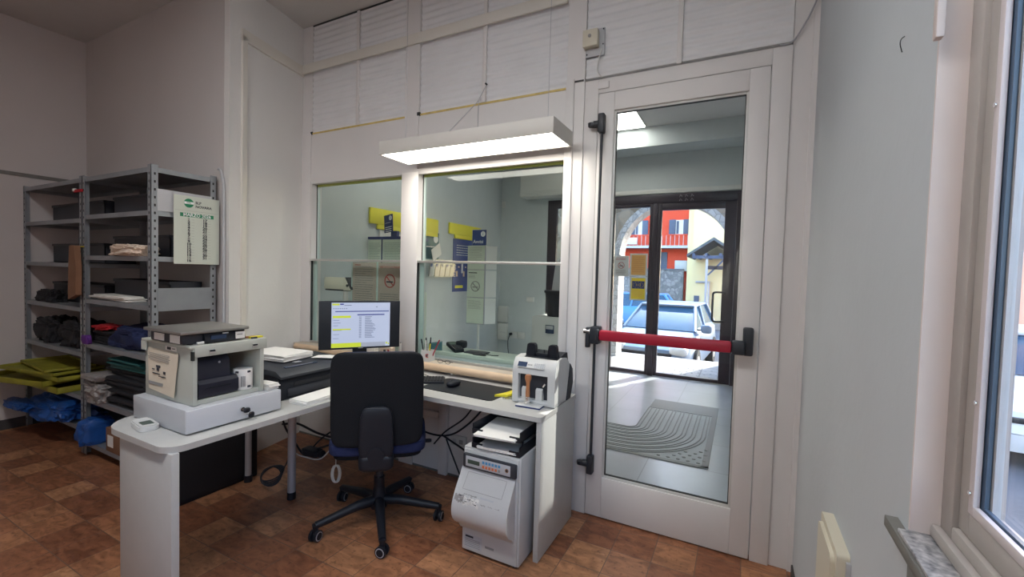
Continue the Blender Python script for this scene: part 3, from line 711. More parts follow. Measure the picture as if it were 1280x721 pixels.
car('silver blue hatchback facing the entrance door, parked beyond the arch', (-1.62, 8.85, GZ), R(-4), 'car_silver')
car('light blue car behind the silver blue hatchback, tail lamp showing', (-5.85, 16.6, GZ), R(-86), 'car_blue')
car('white car parked in front of the peach building outside the right window', (3.2, 6.9, GZ), R(-8), 'car_white')
# ------------------------------------------------------------------ furniture and objects
def ident(*a): return Matrix.Identity(4)
def rbox(mb, c, s, mt, sq=0.3, sub=5, fn=None):
    bm_ = bmesh.new(); bmesh.ops.create_cube(bm_, size=2); bmesh.ops.subdivide_edges(bm_, edges=bm_.edges[:], cuts=14, use_grid_fill=True)
    for v in bm_.verts:
        d = v.co.normalized(); p = Vector([math.copysign(abs(t)**sq, t) if abs(t) > 1e-6 else 0 for t in d])
        p = Vector((c[0]+p.x*s[0], c[1]+p.y*s[1], c[2]+p.z*s[2]))
        if fn: p = fn(p)
        v.co = p
    return mb.bm(bm_, mt, True)
def sheet(mb, x0, x1, y0, y1, z, mt, t=.0006, curl=0.0):
    mb.box(x0, x1, y0, y1, z, z+t, mt)
def paper_stack(mb, c, sx, sy, h, rz, n, seed=0, mt='paper'):
    rnd = random.Random(seed); z = c[2]
    for i in range(n):
        m_ = Matrix.Translation((c[0]+rnd.uniform(-.004, .004), c[1]+rnd.uniform(-.004, .004), 0)) @ Matrix.Rotation(rz+rnd.uniform(-.03, .03), 4, 'Z')
        mb.box(-sx/2, sx/2, -sy/2, sy/2, z, z+h/n*.93, mt, 0, m_); z += h/n

# ---- desk
dk = thing('corner_desk', 'pale grey L-shaped corner desk with rounded end and panel legs', 'desk', (-1.9, 1.9, 0))
b = MB(); T = .74
a = []
def arc(cx_, cy_, r, a0, a1, n=7): return [(cx_+r*cos(R(a0+(a1-a0)*i/n)), cy_+r*sin(R(a0+(a1-a0)*i/n))) for i in range(n+1)]
poly = arc(-2.33, 1.02, .15, 180, 270) + arc(-1.985, .945, .075, 270, 360) + [(-1.91, 1.72)] + arc(-1.66, 1.725, .25, 180, 90)
poly += [(-.862, 1.975)] + arc(-.862, 1.995, .02, 270, 360, 3) + [(-.842, 2.485), (-2.95, 2.485), (-2.95, 1.72), (-2.48, 1.72)]
b.prism(poly, 'z', T-.025, T, 'desk'); link('tabletop', b, dk)
b = MB(); b.box(-2.325, -1.91, .887, .915, 0, T-.0255, 'desk', .002); link('end_panel', b, dk)
b = MB(); b.box(-.872, -.845, 1.985, 2.48, 0.004, T-.0255, 'desk', .002); link('side_panel', b, dk)
for (x, y) in ((-2.885, 1.79), (-2.442, 1.79)):
    b = MB(); b.cyl((x, y, .045), (x, y, T-.026), .024 if x > -2.6 else .020, 'leg', 16); b.cyl((x, y, .0), (x, y, .045), .026, 'black', 16); link('leg', b, dk)
b = MB(); b.box(-2.9, -2.42, 1.80, 1.82, .66, .713, 'leg'); link('apron', b, dk)
# ---- window ledge
lg = thing('window_ledge', 'beige ledge with a rounded wooden front edge under the counter windows', 'ledge', (-2.1, 2.5, .79))
b = MB(); b.box(-3.34, -.995, 2.452, D-.012, .788, .808, 'ledge', .002); link('board', b, lg)
b = MB(); b.tube([(-3.30, 2.447, .784), (-.885, 2.447, .784)], .025, 'mdf', 16); link('rounded_edge', b, lg)
for x in (-3.1, -2.4, -1.72, -1.05):
    b = MB(); b.box(x-.012, x+.012, 2.46, D-.013, .742, .787, 'alu'); link('bracket', b, lg)

# ---- chair
ch = thing('office_chair', 'black swivel office chair with navy seat pushed towards the monitor', 'office chair', (-1.805, 1.885, 0), R(40))
def bendy(p): return Vector((p.x, p.y + 0.5*p.x*p.x*1.2 - .06*(p.z-.76) - .0, p.z))
b = MB(); rbox(b, (0, -.235, .768), (.235, .024, .250), 'chair_black', .22, fn=bendy); link('backrest', b, ch, world=False)
b = MB(); rbox(b, (0, -.205, .768), (.232, .032, .247), 'navy', .25, fn=bendy); link('back_cushion', b, ch, world=False)
b = MB(); rbox(b, (0, .03, .495), (.255, .245, .038), 'navy', .30); link('seat', b, ch, world=False)
b = MB(); rbox(b, (0, .03, .455), (.235, .225, .022), 'chair_black', .3); b.box(-.09, .09, -.1, .12, .40, .45, 'black', .01); link('seat_shell', b, ch, world=False)
b = MB(); rbox(b, (0, -.278, .61), (.085, .022, .138), 'black', .45, fn=lambda p: Vector((p.x*(1-.5*(p.z-.61)), p.y + (.05 if p.z < .5 else 0)*(0), p.z)))
rbox(b, (0, -.255, .455), (.088, .05, .045), 'black', .5); b.box(-.035, .035, -.26, -.02, .415, .44, 'black', .008)
b.tube([(0, -.306, .50), (0, -.285, .50)], [.040, .046], 'black', 24)
link('back_support', b, ch, world=False)
b = MB(); b.cyl((.18, .04, .43), (.26, .05, .43), .008, 'black', 8); rbox(b, (.27, .052, .43), (.025, .014, .009), 'black', .5); link('lever', b, ch, world=False)
b = MB(); b.cyl((0, 0, .12), (0, 0, .26), .030, 'black', 20); b.cyl((0, 0, .26), (0, 0, .42), .022, 'darkgrey', 20); b.lathe([(.045, .08), (.05, .1), (.036, .17), (.03, .2)], (0, 0, 0), 'black', 20); link('gas_column', b, ch, world=False)
wd = [-114, -43, 29, 101, 173]
b = MB()
for a_ in wd:
    a_ = R(a_-40); d = Vector((cos(a_), sin(a_), 0))
    pts = [d*.03+Vector((0, 0, .125)), d*.12+Vector((0, 0, .122)), d*.24+Vector((0, 0, .102)), d*.345+Vector((0, 0, .085))]
    b.tube(pts, [.030, .027, .022, .019], 'black', 10)
    b.tube([d*.345+Vector((0, 0, .09)), d*.345+Vector((0, 0, .055))], [.019, .012], 'black', 10)
base = link('star_base', b, ch, world=False)
for i, a_ in enumerate(wd):
    a_ = R(a_-40); d = Vector((cos(a_), sin(a_), 0)); sd = Matrix.Rotation(R(35+20*i), 3, 'Z') @ d; c = d*.345+Vector((0, 0, .03))
    ax = Vector((-sd.y, sd.x, 0)); b = MB()
    for s in (-1, 1):
        b.cyl(c+ax*s*.008, c+ax*s*.022, .030, 'black', 18); b.cyl(c+ax*s*.0215, c+ax*s*.024, .024, 'leg', 18); b.cyl(c+ax*s*.0235, c+ax*s*.0255, .019, 'black', 18)
    b.cyl(c-ax*.010, c+ax*.010, .012, 'black', 10); b.tube([c+Vector((0, 0, .005)), c+Vector((0, 0, .03))], .012, 'black', 10)
    link('caster', b, ch, world=False)

# ---- cash drawer
X0, X1, Y0, Y1 = -2.44, -2.0, .978, 1.398
cd = thing('cash_drawer', 'pale grey metal cash drawer with keys in its lock, under the small cabinet', 'cash drawer', (-2.2, 1.18, T))
b = MB(); b.box(X0, X1-.004, Y0+.003, Y1-.003, T+.004, T+.105, 'drawer', .003); b.box(X0+.02, X1-.03, Y0+.02, Y1-.02, T, T+.005, 'black'); link('body', b, cd)
b = MB(); b.box(X1-.004, X1+.008, Y0, Y1, T+.008, T+.103, 'desk_edge', .003); link('drawer_front', b, cd)
b = MB(); b.cyl((X1+.008, 1.205, T+.056), (X1+.018, 1.205, T+.056), .010, 'chrome', 16); lk = link('lock', b, cd)
ky = thing('key_pair', 'pair of black-headed keys hanging from the cash drawer lock', 'keys', (X1+.02, 1.21, T+.03))
b = MB(); b.box(X1+.018, X1+.026, 1.203, 1.207, T+.052, T+.060, 'chrome'); rbox(b, (X1+.034, 1.212, T+.054), (.009, .014, .011), 'black', .6); b.tube([(X1+.03+.006*cos(t*.7), 1.226+.010*cos(t*.7)-.006, T+.042+.010*sin(t*.7)) for t in range(10)], .001, 'chrome', 6); link('key', b, ky)
b = MB(); rbox(b, (X1+.030, 1.236, T+.026), (.006, .013, .013), 'black', .6); b.tube([(X1+.030, 1.240, T+.016), (X1+.034, 1.258, T-.0+.004)], .002, 'chrome', 6); link('key', b, ky)
# ---- small cabinet
Z0 = T+.107; Z1 = 1.092; CX0, CX1, CY0, CY1 = -2.425, -2.03, 1.022, 1.333
cb = thing('small_cabinet', 'cream open-fronted metal box cabinet on the cash drawer, label printer inside', 'cabinet', (-2.23, 1.18, Z0))
b = MB(); t_ = .018
b.box(CX0, CX1, CY0, CY0+t_, Z0, Z1, 'cab', .002); b.box(CX0, CX1, CY1-t_, CY1, Z0, Z1, 'cab', .002); b.box(CX0, CX1-.01, CY0+t_, CY1-t_, Z0, Z0+.02, 'cab'); b.box(CX0, CX0+.01, CY0+t_, CY1-t_, Z0, Z1, 'cab')
link('body', b, cb)
b = MB(); b.box(CX0-.01, CX1+.004, CY0-.012, CY1+.012, Z1, Z1+.012, 'cab', .003); b.box(CX1-.006, CX1+.006, CY0+.004, CY1+.012, Z1-.038, Z1+.010, 'cab', .002); b.box(CX0-.01, CX0+.03, CY0-.012, CY0-.006, Z1-.04, Z1, 'cab')
b.box(CX1-.01, CX1+.008, CY0-.004, CY0+.003, Z1-.050, Z1-.012, 'dark_gap'); lid = link('lid', b, cb)
for y in (1.095, 1.285):
    b = MB(); b.box(CX1+.005, CX1+.009, y-.014, y+.014, Z1-.026, Z1-.010, 'alu'); b.box(CX1+.009, CX1+.010, y-.011, y+.011, Z1-.019, Z1-.012, 'black'); link('latch', b, lid)
# note taped on the cabinet side
b = MB()
for k in range(3):
    dx = .006*k; pts = [(-2.39+dx, 1.066-.002*k), (-2.14+dx*1.5, 1.062-.002*k), (-2.18+dx*1.8, .872-.003*k), (-2.38+dx, .888-.003*k)]
    b.prism(pts, 'y', CY0-.003-.004*k, CY0-.0015-.004*k, 'paper_old')
mt_ = frame3((-2.27, CY0-.0135, 1.0), (1, 0, 0), (0, 0, 1))
rnd = random.Random(3)
for i in range(6): b.box(-2.37+rnd.random()*.02, -2.20+rnd.random()*.02, CY0-.0138, CY0-.0128, 1.045-.006*i, 1.0465-.006*i, 'ink_grey')
for (x, z, w_, h_) in ((-2.30, .985, .035, .010), (-2.295, .970, .018, .014), (-2.24, .960, .018, .012), (-2.335, .972, .02, .005), (-2.33, .955, .06, .004), (-2.28, .945, .06, .004)): b.box(x, x+w_, CY0-.0138, CY0-.0128, z, z+h_, 'ink')
b.box(-2.365, -2.245, CY0-.0138, CY0-.0128, .905, .918, 'ink_grey')
solo('paper_note', b, 'yellowed sheets of paper taped to the side of the small cabinet', 'paper')
b = MB(); b.box(-2.245, -2.155, CY0-.0018, CY0-.0005, 1.068, 1.086, 'paper'); b.box(-2.232, -2.200, CY0-.0024, CY0-.0016, 1.071, 1.083, 'ink'); b.box(-2.19, -2.165, CY0-.0024, CY0-.0016, 1.074, 1.080, 'ink_grey')
solo('sticker', b, 'small white sticker above the yellowed sheets on the cabinet side', 'sticker')
# label printer inside
lp = thing('label_printer', 'dark label printer inside the open cream cabinet', 'printer', (-2.16, 1.13, Z0+.02))
b = MB(); b.prism([(-2.33, Z0+.0215), (-2.05, Z0+.0215), (-2.045, Z0+.09), (-2.065, Z0+.10), (-2.07, Z0+.17), (-2.09, Z0+.195), (-2.33, Z0+.195)], 'y', 1.043, 1.195, 'ink_black_blue'); link('body', b, lp)
b = MB(); b.prism([(-2.2, Z0+.024), (-2.042, Z0+.024), (-2.034, Z0+.04), (-2.034, Z0+.085), (-2.05, Z0+.10), (-2.2, Z0+.104)], 'y', 1.047, 1.215, 'ink_black_blue'); link('lower_cover', b, lp)
b = MB(); b.box(-2.0355, -2.032, 1.07, 1.18, Z0+.062, Z0+.068, 'black'); link('label_slot', b, lp)
b = MB(); b.lathe([(.006, 0), (.005, .003), (.0005, .003)], (0, 0, 0), 'leg', 10); b.v = [(-2.072+p[2], 1.15+p[0], Z0+.165+p[1]) for p in b.v]; link('button', b, lp)
# roll of labels
lr = thing('label_roll', 'white roll of labels standing beside the label printer', 'roll', (-2.08, 1.262, Z0+.02))
b = MB(); b.lathe([(.018, 0), (.040, 0), (.041, .002), (.041, .092), (.040, .094), (.018, .094)], (-2.08, 1.262, Z0+.0205), 'paper', 32); link('roll', b, lr)
b = MB()
for i, (a_, w_) in enumerate(((-42, 3), (-37, 1.5), (-34, 2.5), (-29, 1.2), (-26, 3), (-21, 1.2), (-18, 2))):
    p = [(-2.08+.0415*cos(R(a_+q)), 1.262+.0415*sin(R(a_+q))) for q in (0, w_)]
    b.quad((p[0][0], p[0][1], Z0+.035), (p[1][0], p[1][1], Z0+.035), (p[1][0], p[1][1], Z0+.085), (p[0][0], p[0][1], Z0+.085), 'ink')
for z in (Z0+.100, Z0+.03):
    for a_ in (-70, -60, 0, 10): b.box(-2.08+.0412*cos(R(a_))-.003, -2.08+.0412*cos(R(a_))+.003, 1.262+.0412*sin(R(a_))-.003, 1.262+.0412*sin(R(a_))+.003, z, z+.009, 'ink')
link('printed_bars', b, lr)
# scale on the cabinet
sc_ = thing('counter_scale', 'black counter scale with steel platter on top of the small cabinet', 'scale', (-2.22, 1.1, 1.104))
b = MB(); b.box(-2.32, -2.06, .995, 1.255, 1.108, 1.150, 'darkgrey', .008)
for x in (-2.30, -2.08):
    for y in (1.035, 1.235): b.cyl((x, y, 1.1045), (x, y, 1.11), .012, 'black', 12)
bd = link('body', b, sc_)
b = MB(); b.box(-2.335, -2.03, .975, 1.262, 1.153, 1.167, 'steel_plate', .004); link('platter', b, sc_)
b = MB(); b.prism([(-2.06, 1.108), (-2.04, 1.110), (-2.05, 1.150), (-2.06, 1.150)], 'y', 1.075, 1.250, 'black'); dp = link('display_panel', b, sc_)
b = MB(); b.box(-2.045, -2.0415, 1.10, 1.165, 1.121, 1.139, 'lcd'); link('display', b, dp)
b = MB(); b.box(-2.044, -2.0395, 1.205, 1.246, 1.113, 1.145, 'paper'); b.box(-2.0398, -2.0390, 1.21, 1.235, 1.13, 1.134, 'ink_grey'); link('sticker', b, sc_)
b = MB(); b.box(-2.28, -2.20, .9925, .9955, 1.115, 1.145, 'paper'); link('label', b, sc_)
b = MB(); b.box(-2.15, -2.075, .9925, .9955, 1.113, 1.146, 'paper'); link('label', b, sc_)
b = MB(); b.box(-2.047, -2.044, 1.15, 1.175, 1.142, 1.147, 'white_ink'); link('maker_plate', b, sc_)
b = MB(); b.tube([(-2.047, 1.045, 1.111), (-2.045, 1.072, 1.111)], [.006, .007], 'plastic_white', 8); solo('eraser', b, 'small white eraser in front of the counter scale', 'eraser')
b = MB(); b.box(-2.06, -2.04, 1.275, 1.335, 1.1045, 1.113, 'yellow', .001); b.box(-2.04, -2.03, 1.275, 1.30, 1.1045, 1.112, 'ink'); solo('marker', b, 'yellow marker lying on the cabinet right of the scale', 'marker')
b = MB(); b.box(-2.10, -2.07, 1.268, 1.325, 1.1045, 1.110, 'stapler' if 'stapler' in M else 'rubberwood', .001); solo('ruler', b, 'short brown stick lying behind the yellow marker', 'stick')
# stack of slips between cabinet and printer
b = MB(); paper_stack(b, (-2.06, 1.372, T+.107), .10, .055, .028, R(4), 5, 4); solo('paper_slips', b, 'little stack of white slips on the cash drawer beside the cabinet', 'paper')
# handheld device
hd = thing('pocket_device', 'white pocket device with small screen at the rounded desk end', 'device', (-2.25, .945, T))
mt_ = Matrix.Translation((-2.255, .948, T)) @ Matrix.Rotation(R(-8), 4, 'Z')
b = MB(); b.prism(rounded_poly(-.075, .075, -.035, .035, .025), 'z', .002, .020, 'plastic_white', mtx=mt_); b.prism(rounded_poly(-.070, .070, -.031, .031, .022), 'z', .020, .024, 'plastic_white', mtx=mt_); link('case', b, hd)
b = MB(); b.box(-.01, .045, -.020, .020, .0243, .0250, 'lcd_green', 0, mt_); link('display', b, hd)

# ---- black multifunction printer
mp = thing('printer', 'large black multifunction printer on the desk beneath a stack of paper', 'printer', (-2.35, 1.7, T))
b = MB(); b.prism([(-2.60, T+.003), (-2.12, T+.003), (-2.115, T+.085), (-2.14, T+.125), (-2.60, T+.135)], 'y', 1.48, 1.95, 'black'); bd = link('body', b, mp)
b = MB(); b.prism([(-2.60, T+.136), (-2.16, T+.128), (-2.105, T+.118), (-2.105, T+.130), (-2.15, T+.155), (-2.60, T+.165)], 'y', 1.475, 1.955, 'darkgrey'); link('scanner_lid', b, mp)
b = MB(); b.box(-2.118, -2.1115, 1.56, 1.90, T+.07, T+.088, 'black_matte'); b.box(-2.118, -2.108, 1.52, 1.93, T+.02, T+.06, 'darkgrey', .004); link('paper_tray', b, mp)
b = MB(); b.box(-2.27, -2.24, 1.66, 1.70, T+.161, T+.1635, 'leg'); b.box(-2.19, -2.17, 1.55, 1.75, T+.158, T+.1605, 'lcd'); link('control_panel', b, mp)
b = MB(); paper_stack(b, (-2.44, 1.70, T+.1665), .30, .215, .034, R(8), 9, 7); solo('paper_stack', b, 'stack of white paper on top of the black printer', 'paper', )
b = MB(); m_ = Matrix.Translation((-2.235, 1.865, T+.1655)) @ Matrix.Rotation(R(25), 4, 'Z')
b.prism([(-.07, -.05), (.07, -.045), (.075, .03), (.0, .055), (-.065, .035)], 'z', 0.0, .0008, 'paper', mtx=m_); b.prism([(-.03, -.046), (.07, -.045), (.075, .03)], 'z', .001, .0018, 'paper', mtx=m_)
solo('loose_paper', b, 'loose white slip on the printer lid near the monitor', 'paper')
b = MB(); paper_stack(b, (-2.005, 1.63, T+.0005), .125, .27, .022, R(3), 6, 11); solo('paper_stack', b, 'stack of white paper on the desk edge in front of the black printer', 'paper')

# ---- monitor
mc = Vector((-2.195, 2.10, 0)); 
mn = thing('monitor', 'black computer monitor with a lit list on its screen', 'monitor', (mc.x, mc.y, T), R(-36.87+90-90+90))
# local frame: x along the panel, -y towards the chair
mn.rotation_euler = (0, 0, math.atan2(.4, .302)); 
b = MB(); b.box(-.252, .252, .0, .022, .185, .497, 'black', .004); b.box(-.16, .16, .022, .045, .24, .44, 'black', .01); pan = link('panel', b, mn, world=False)
b = MB(); b.box(-.178, .186, -.0012, .0, .197, .487, 'screen'); scr = link('screen', b, pan, world=False)
b = MB(); y0 = -.0020; y1 = -.0013
def sr(u0, u1, v0, v1, m__): b.box(-.178+.364*u0, -.178+.364*u1, y0, y1, .487-.290*v1, .487-.290*v0, m__)
sr(.01, .13, .02, .06, 'screen_yel'); sr(.14, .20, .02, .05, 'screen_blue'); sr(.21, .33, .05, .062, 'screen_ink'); sr(.06, .98, .185, .205, 'screen_blue'); sr(.43, .90, .26, .285, 'screen_blue')
for u in range(7): sr(.03+.035*u, .045+.035*u, .12, .14, 'screen_ink')
sr(.75, .775, .09, .105, 'screen_ink'); sr(.02, .32, .29, .34, 'screen_yel'); sr(.02, .32, .58, .61, 'screen_yel')
for i, w_ in enumerate((.1, .12, .08, 0, .14, .1, .09)):
    if w_: sr(.03, .03+w_, .385+.06*i if i < 3 else .43+.09*(i-2), .393+.06*i if i < 3 else .438+.09*(i-2), 'screen_ink')
for i, w_ in enumerate((.12, .10, .09, .12, .11, .13, .16, .18, .14, .17, .19, .18, .14, .15, .11, .12, .13, .17)):
    v_ = .315+.0275*i; sr(.46, .50, v_, v_+.010, 'screen_ink'); sr(.56, .56+w_, v_, v_+.010, 'screen_ink')
sr(0, .5, .90, .998, 'screen_yel'); sr(.5, .92, .90, .998, 'screen_wht'); sr(.93, .96, .91, .95, 'screen_yel'); sr(.97, .99, .93, .97, 'screen_yel')
link('screen_content', b, scr, world=False)
b = MB(); b.box(-.045, .045, .03, .055, .01, .26, 'black', .005); link('stand_neck', b, mn, world=False)
b = MB(); b.prism(rounded_poly(-.13, .13, -.06, .12, .03), 'z', 0.0005, .012, 'black'); link('stand_base', b, mn, world=False)
b = MB(); b.box(-.015, .015, -.0008, 0, .1885, .1925, 'leg'); link('brand_plate', b, mn, world=False)

# ---- keyboard, mat, mouse
kb = thing('keyboard', 'black keyboard partly hidden behind the chair back', 'keyboard', (-1.84, 2.19, T), R(33))
b = MB(); b.box(-.21, .21, -.07, .07, .001, .016, 'black', .004); link('case', b, kb, world=False)
b = MB()
for i in range(21):
    for j in range(6): b.box(-.203+.0194*i, -.203+.0194*i+.016, -.062+.0205*j, -.062+.0205*j+.0165, .016, .021, 'black_matte')
link('keys', b, kb, world=False)
b = MB(); m_ = Matrix.Translation((-1.44, 2.235, 0)) @ Matrix.Rotation(R(-2), 4, 'Z')
b.prism(rounded_poly(-.255, .255, -.145, .145, .03), 'z', T+.0005, T+.004, 'black', mtx=m_); solo('desk_mat', b, 'black desk mat with rounded corners lying on the desk', 'desk mat')
ms = thing('computer_mouse', 'black computer mouse on the desk mat', 'mouse', (-1.55, 2.24, T+.004))
b = MB(); lump(b, (-1.55, 2.24, T+.0045), (.033, .055, .018), 'black', 0, 0, sub=3, sq=.75); link('shell', b, ms)
b = MB(); b.cyl((-1.553, 2.225, T+.034), (-1.547, 2.225, T+.034), .008, 'darkgrey', 12); link('wheel', b, ms)
b = MB(); b.tube(bez([(-1.56, 2.29, T+.008), (-1.62, 2.34, T+.003), (-1.75, 2.33, T+.003), (-1.9, 2.38, T+.003)], 30), .0022, 'black', 6); link('cable', b, ms)
# yellow wrapper and keys
b = MB(); b.prism([(-1.215, 2.165), (-1.15, 2.20), (-1.10, 2.40), (-1.19, 2.36)], 'z', T+.0045, T+.006, 'yellow'); b.prism([(-1.215, 2.165), (-1.15, 2.20), (-1.10, 2.40), (-1.13, 2.385)], 'z', T+.006, T+.016, 'yellow'); 
solo('yellow_folder', b, 'crumpled yellow folder between the desk mat and the counting machine', 'folder')
b = MB(); b.tube([(-1.150+.012*cos(i*.7), 2.165+.012*sin(i*.7), T+.004) for i in range(10)], .0012, 'chrome', 6)
for a_ in (20, 60, 110): b.box(0, .045, -.004, .004, T+.002, T+.004, 'chrome', 0, Matrix.Translation((-1.148, 2.165, 0)) @ Matrix.Rotation(R(a_), 4, 'Z')); b.cyl((-1.148+.05*cos(R(a_)), 2.165+.05*sin(R(a_)), T+.001), (-1.148+.05*cos(R(a_)), 2.165+.05*sin(R(a_)), T+.0045), .010, 'chrome', 12)
solo('key_ring', b, 'small bunch of steel keys beside the yellow folder', 'keys')

# ---- banknote counter
bc = thing('banknote_counter', 'white and black banknote counting machine at the right end of the desk', 'counting machine', (-.965, 2.28, T), R(-1))
xa, xb = -1.092, -.842
prof = [(2.142, T+.006), (2.140, T+.17), (2.150, T+.215), (2.172, T+.245), (2.235, T+.255), (2.31, T+.245), (2.36, T+.20), (2.375, T+.12), (2.34, T+.006)]
b = MB(); b.prism(prof, 'x', xa, xa+.035, 'plastic_white'); b.prism(prof, 'x', xb-.042, xb, 'plastic_white'); b.box(xa, xb, 2.145, 2.34, T+.004, T+.03, 'plastic_white', .005)
b.prism([(2.140, T+.165), (2.150, T+.215), (2.172, T+.245), (2.26, T+.255), (2.26, T+.165)], 'x', xa+.035, xb-.042, 'plastic_white')
sh = link('housing', b, bc)
b = MB(); b.prism([(2.17, T+.031), (2.17, T+.16), (2.30, T+.24), (2.365, T+.2), (2.37, T+.12), (2.335, T+.01)], 'x', xa+.036, xb-.043, 'darkgrey')
b.prism([(2.315, T+.005), (2.36, T+.205), (2.40, T+.17), (2.41, T+.09), (2.375, T+.005)], 'x', xa+.01, xb+.004, 'black'); link('mechanism', b, bc)
for (x0_, x1_) in ((-1.035, -1.003), (-.952, -.915)):
    b = MB(); b.prism([(2.142, T+.03), (2.142, T+.085), (2.155, T+.095), (2.175, T+.03)], 'x', x0_, x1_, 'plastic_white'); link('stacker_fin', b, bc)
b = MB(); fr = frame3((-1.0, 2.150, T+.217), (1, 0, 0), (0, .022, .03))
b.box(-.068, .095, -.021, .014, 0, .0025, 'plastic_white', .001, fr); pn = link('control_panel', b, bc)
b = MB(); b.box(-.062, -.008, -.017, .011, .0026, .0034, 'lcd', 0, fr); link('display', b, pn)
b = MB()
for i in range(5):
    for j in range(3): b.box(.035+.0115*i, .0435+.0115*i, -.016+.0095*j, -.0095+.0095*j, .0026, .0040, 'drawer', 0, fr)
for i in range(3): b.box(-.002+.009*i, .004+.009*i, -.006, .0, .0026, .0036, 'ink_grey', 0, fr)
link('keypad', b, pn)
b = MB(); b.prism([(2.19, T+.248), (2.30, T+.27), (2.34, T+.27), (2.36, T+.21), (2.20, T+.245)], 'x', xa+.045, xb-.01, 'black')
for (x0_, x1_, l_) in ((xa+.048, xa+.10, 0), (xb-.075, xb-.025, 1)):
    m0 = (x0_+x1_)/2
    b.prism([(x0_-.006, T+.25), (x1_+.006, T+.25), (x1_-.004, T+.315), (x1_-.012, T+.322), (x0_+.012, T+.322), (x0_+.002, T+.315)], 'y', 2.215, 2.245, 'black')
b.cyl((-.945, 2.23, T+.25), (-.945, 2.23, T+.29), .004, 'black', 8); b.box(xa+.09, xb-.065, 2.215, 2.235, T+.25, T+.272, 'black', .004)
link('hopper', b, bc)
b = MB(); b.cyl((-.915, 2.155, T+.105), (-.900, 2.150, T+.125), .006, 'chrome', 12); b.cyl((-.925, 2.158, T+.09), (-.918, 2.155, T+.098), .005, 'chrome', 12); link('adjusting_knob', b, bc)
# ---- stamp and ink pad
sp_ = thing('ink_pad', 'white slim ink pad with blue rim under the wooden-handled stamp', 'ink pad', (-.97, 2.115, T), R(0))
b = MB(); m_ = Matrix.Translation((-.972, 2.113, T+.0005)) @ Matrix.Rotation(R(3), 4, 'Z'); b.box(-.07, .07, -.032, .032, 0, .007, 'blue_sign', .002, m_); link('case', b, sp_)
b = MB(); b.box(-.070, .070, -.032, .032, .0072, .011, 'plastic_white', .002, m_); link('lid', b, sp_)
st = thing('rubber_stamp', 'rubber stamp with turned orange-brown wooden handle and steel collar', 'stamp', (-.985, 2.115, T+.012))
b = MB(); b.lathe([(.011, .040), (.012, .06), (.010, .09), (.0105, .115), (.017, .135), (.018, .147), (.014, .157), (.003, .160)], (-.985, 2.115, T+.012), 'rubberwood', 24); link('handle', b, st)
b = MB(); b.lathe([(.019, .002), (.019, .012), (.014, .014), (.0135, .042), (.012, .043)], (-.985, 2.115, T+.0105), 'chrome', 24); link('collar', b, st)

# ---- things on the ledge
pc = thing('pen_cup', 'white square pen cup with a red and black mark on the window ledge', 'pen holder', (-1.955, 2.50, .808))
b = MB()
for (x0_, x1_, y0_, y1_) in ((-.035, .035, -.035, -.031), (-.035, .035, .031, .035), (-.035, -.031, -.031, .031), (.031, .035, -.031, .031)): b.box(-1.955+x0_, -1.955+x1_, 2.50+y0_, 2.50+y1_, .8085, .885, 'plastic_white')
b.box(-1.988, -1.922, 2.467, 2.533, .8085, .813, 'plastic_white'); link('cup', b, pc)
b = MB()
b.tube([(-1.935+.012*cos(R(a_)), 2.4645, .850+.012*sin(R(a_))) for a_ in range(30, 331, 30)], .003, 'ink_red', 6); b.box(-1.942, -1.930, 2.4635, 2.465, .843, .857, 'ink'); link('printed_mark', b, pc)
pens = [(-.022, -.010, -14, 'black', 'black pen leaning left in the pen cup', .15), (-.015, .012, -6, 'black', 'dark thick marker at the back left of the pen cup', .155), (-.002, -.012, -4, 'plastic_white', 'white pen in the middle of the pen cup', .14), (.008, .010, 3, 'black', 'black upright pen in the middle of the pen cup', .16), (.016, -.008, 6, 'yellow', 'yellow pen in the pen cup', .15), (.022, .012, 26, 'red_bar', 'red pen leaning right in the pen cup', .165)]
for (dx, dy, an, mm, lab, ln) in pens:
    p0 = Vector((-1.955+dx*.8, 2.50+dy, .814)); d = Vector((sin(R(an)), 0, cos(R(an)))); b = MB()
    b.tube([p0, p0+d*ln*.8], .0042, mm, 10); b.tube([p0+d*ln*.8, p0+d*ln], [.0055, .0045], mm if mm != 'yellow' else 'black', 10); pe = solo('pen', b, lab, 'pen', 'pens in the white pen cup')
# small things left of the cup
b = MB(); b.box(-2.56, -2.44, 2.475, 2.52, .809, .862, 'paper', .003); solo('card_box', b, 'small white card box on the window ledge right of the monitor', 'box')
b = MB(); b.box(-2.39, -2.28, 2.475, 2.525, .809, .868, 'envelope', .003); b.box(-2.35, -2.33, 2.4735, 2.475, .83, .85, 'ink'); b.box(-2.31, -2.295, 2.4735, 2.475, .84, .855, 'ink_red'); solo('card_box', b, 'pinkish box with black and red spots beside the white card box', 'box')
b = MB(); lump(b, (-2.15, 2.50, .809), (.085, .03, .022), 'mdf', 5, .4, freq=9, sub=4, sq=.8); solo('rubber_bands', b, 'heap of yellow rubber bands between the boxes and the pen cup', 'rubber bands', kind='stuff')
b = MB(); b.cyl((-2.24, 2.535, .809), (-2.24, 2.535, .90), .006, 'plastic_white', 12); b.cyl((-2.24, 2.535, .90), (-2.24, 2.535, .906), .004, 'black', 8); solo('glue_stick', b, 'thin white tube standing behind the rubber bands', 'tube')
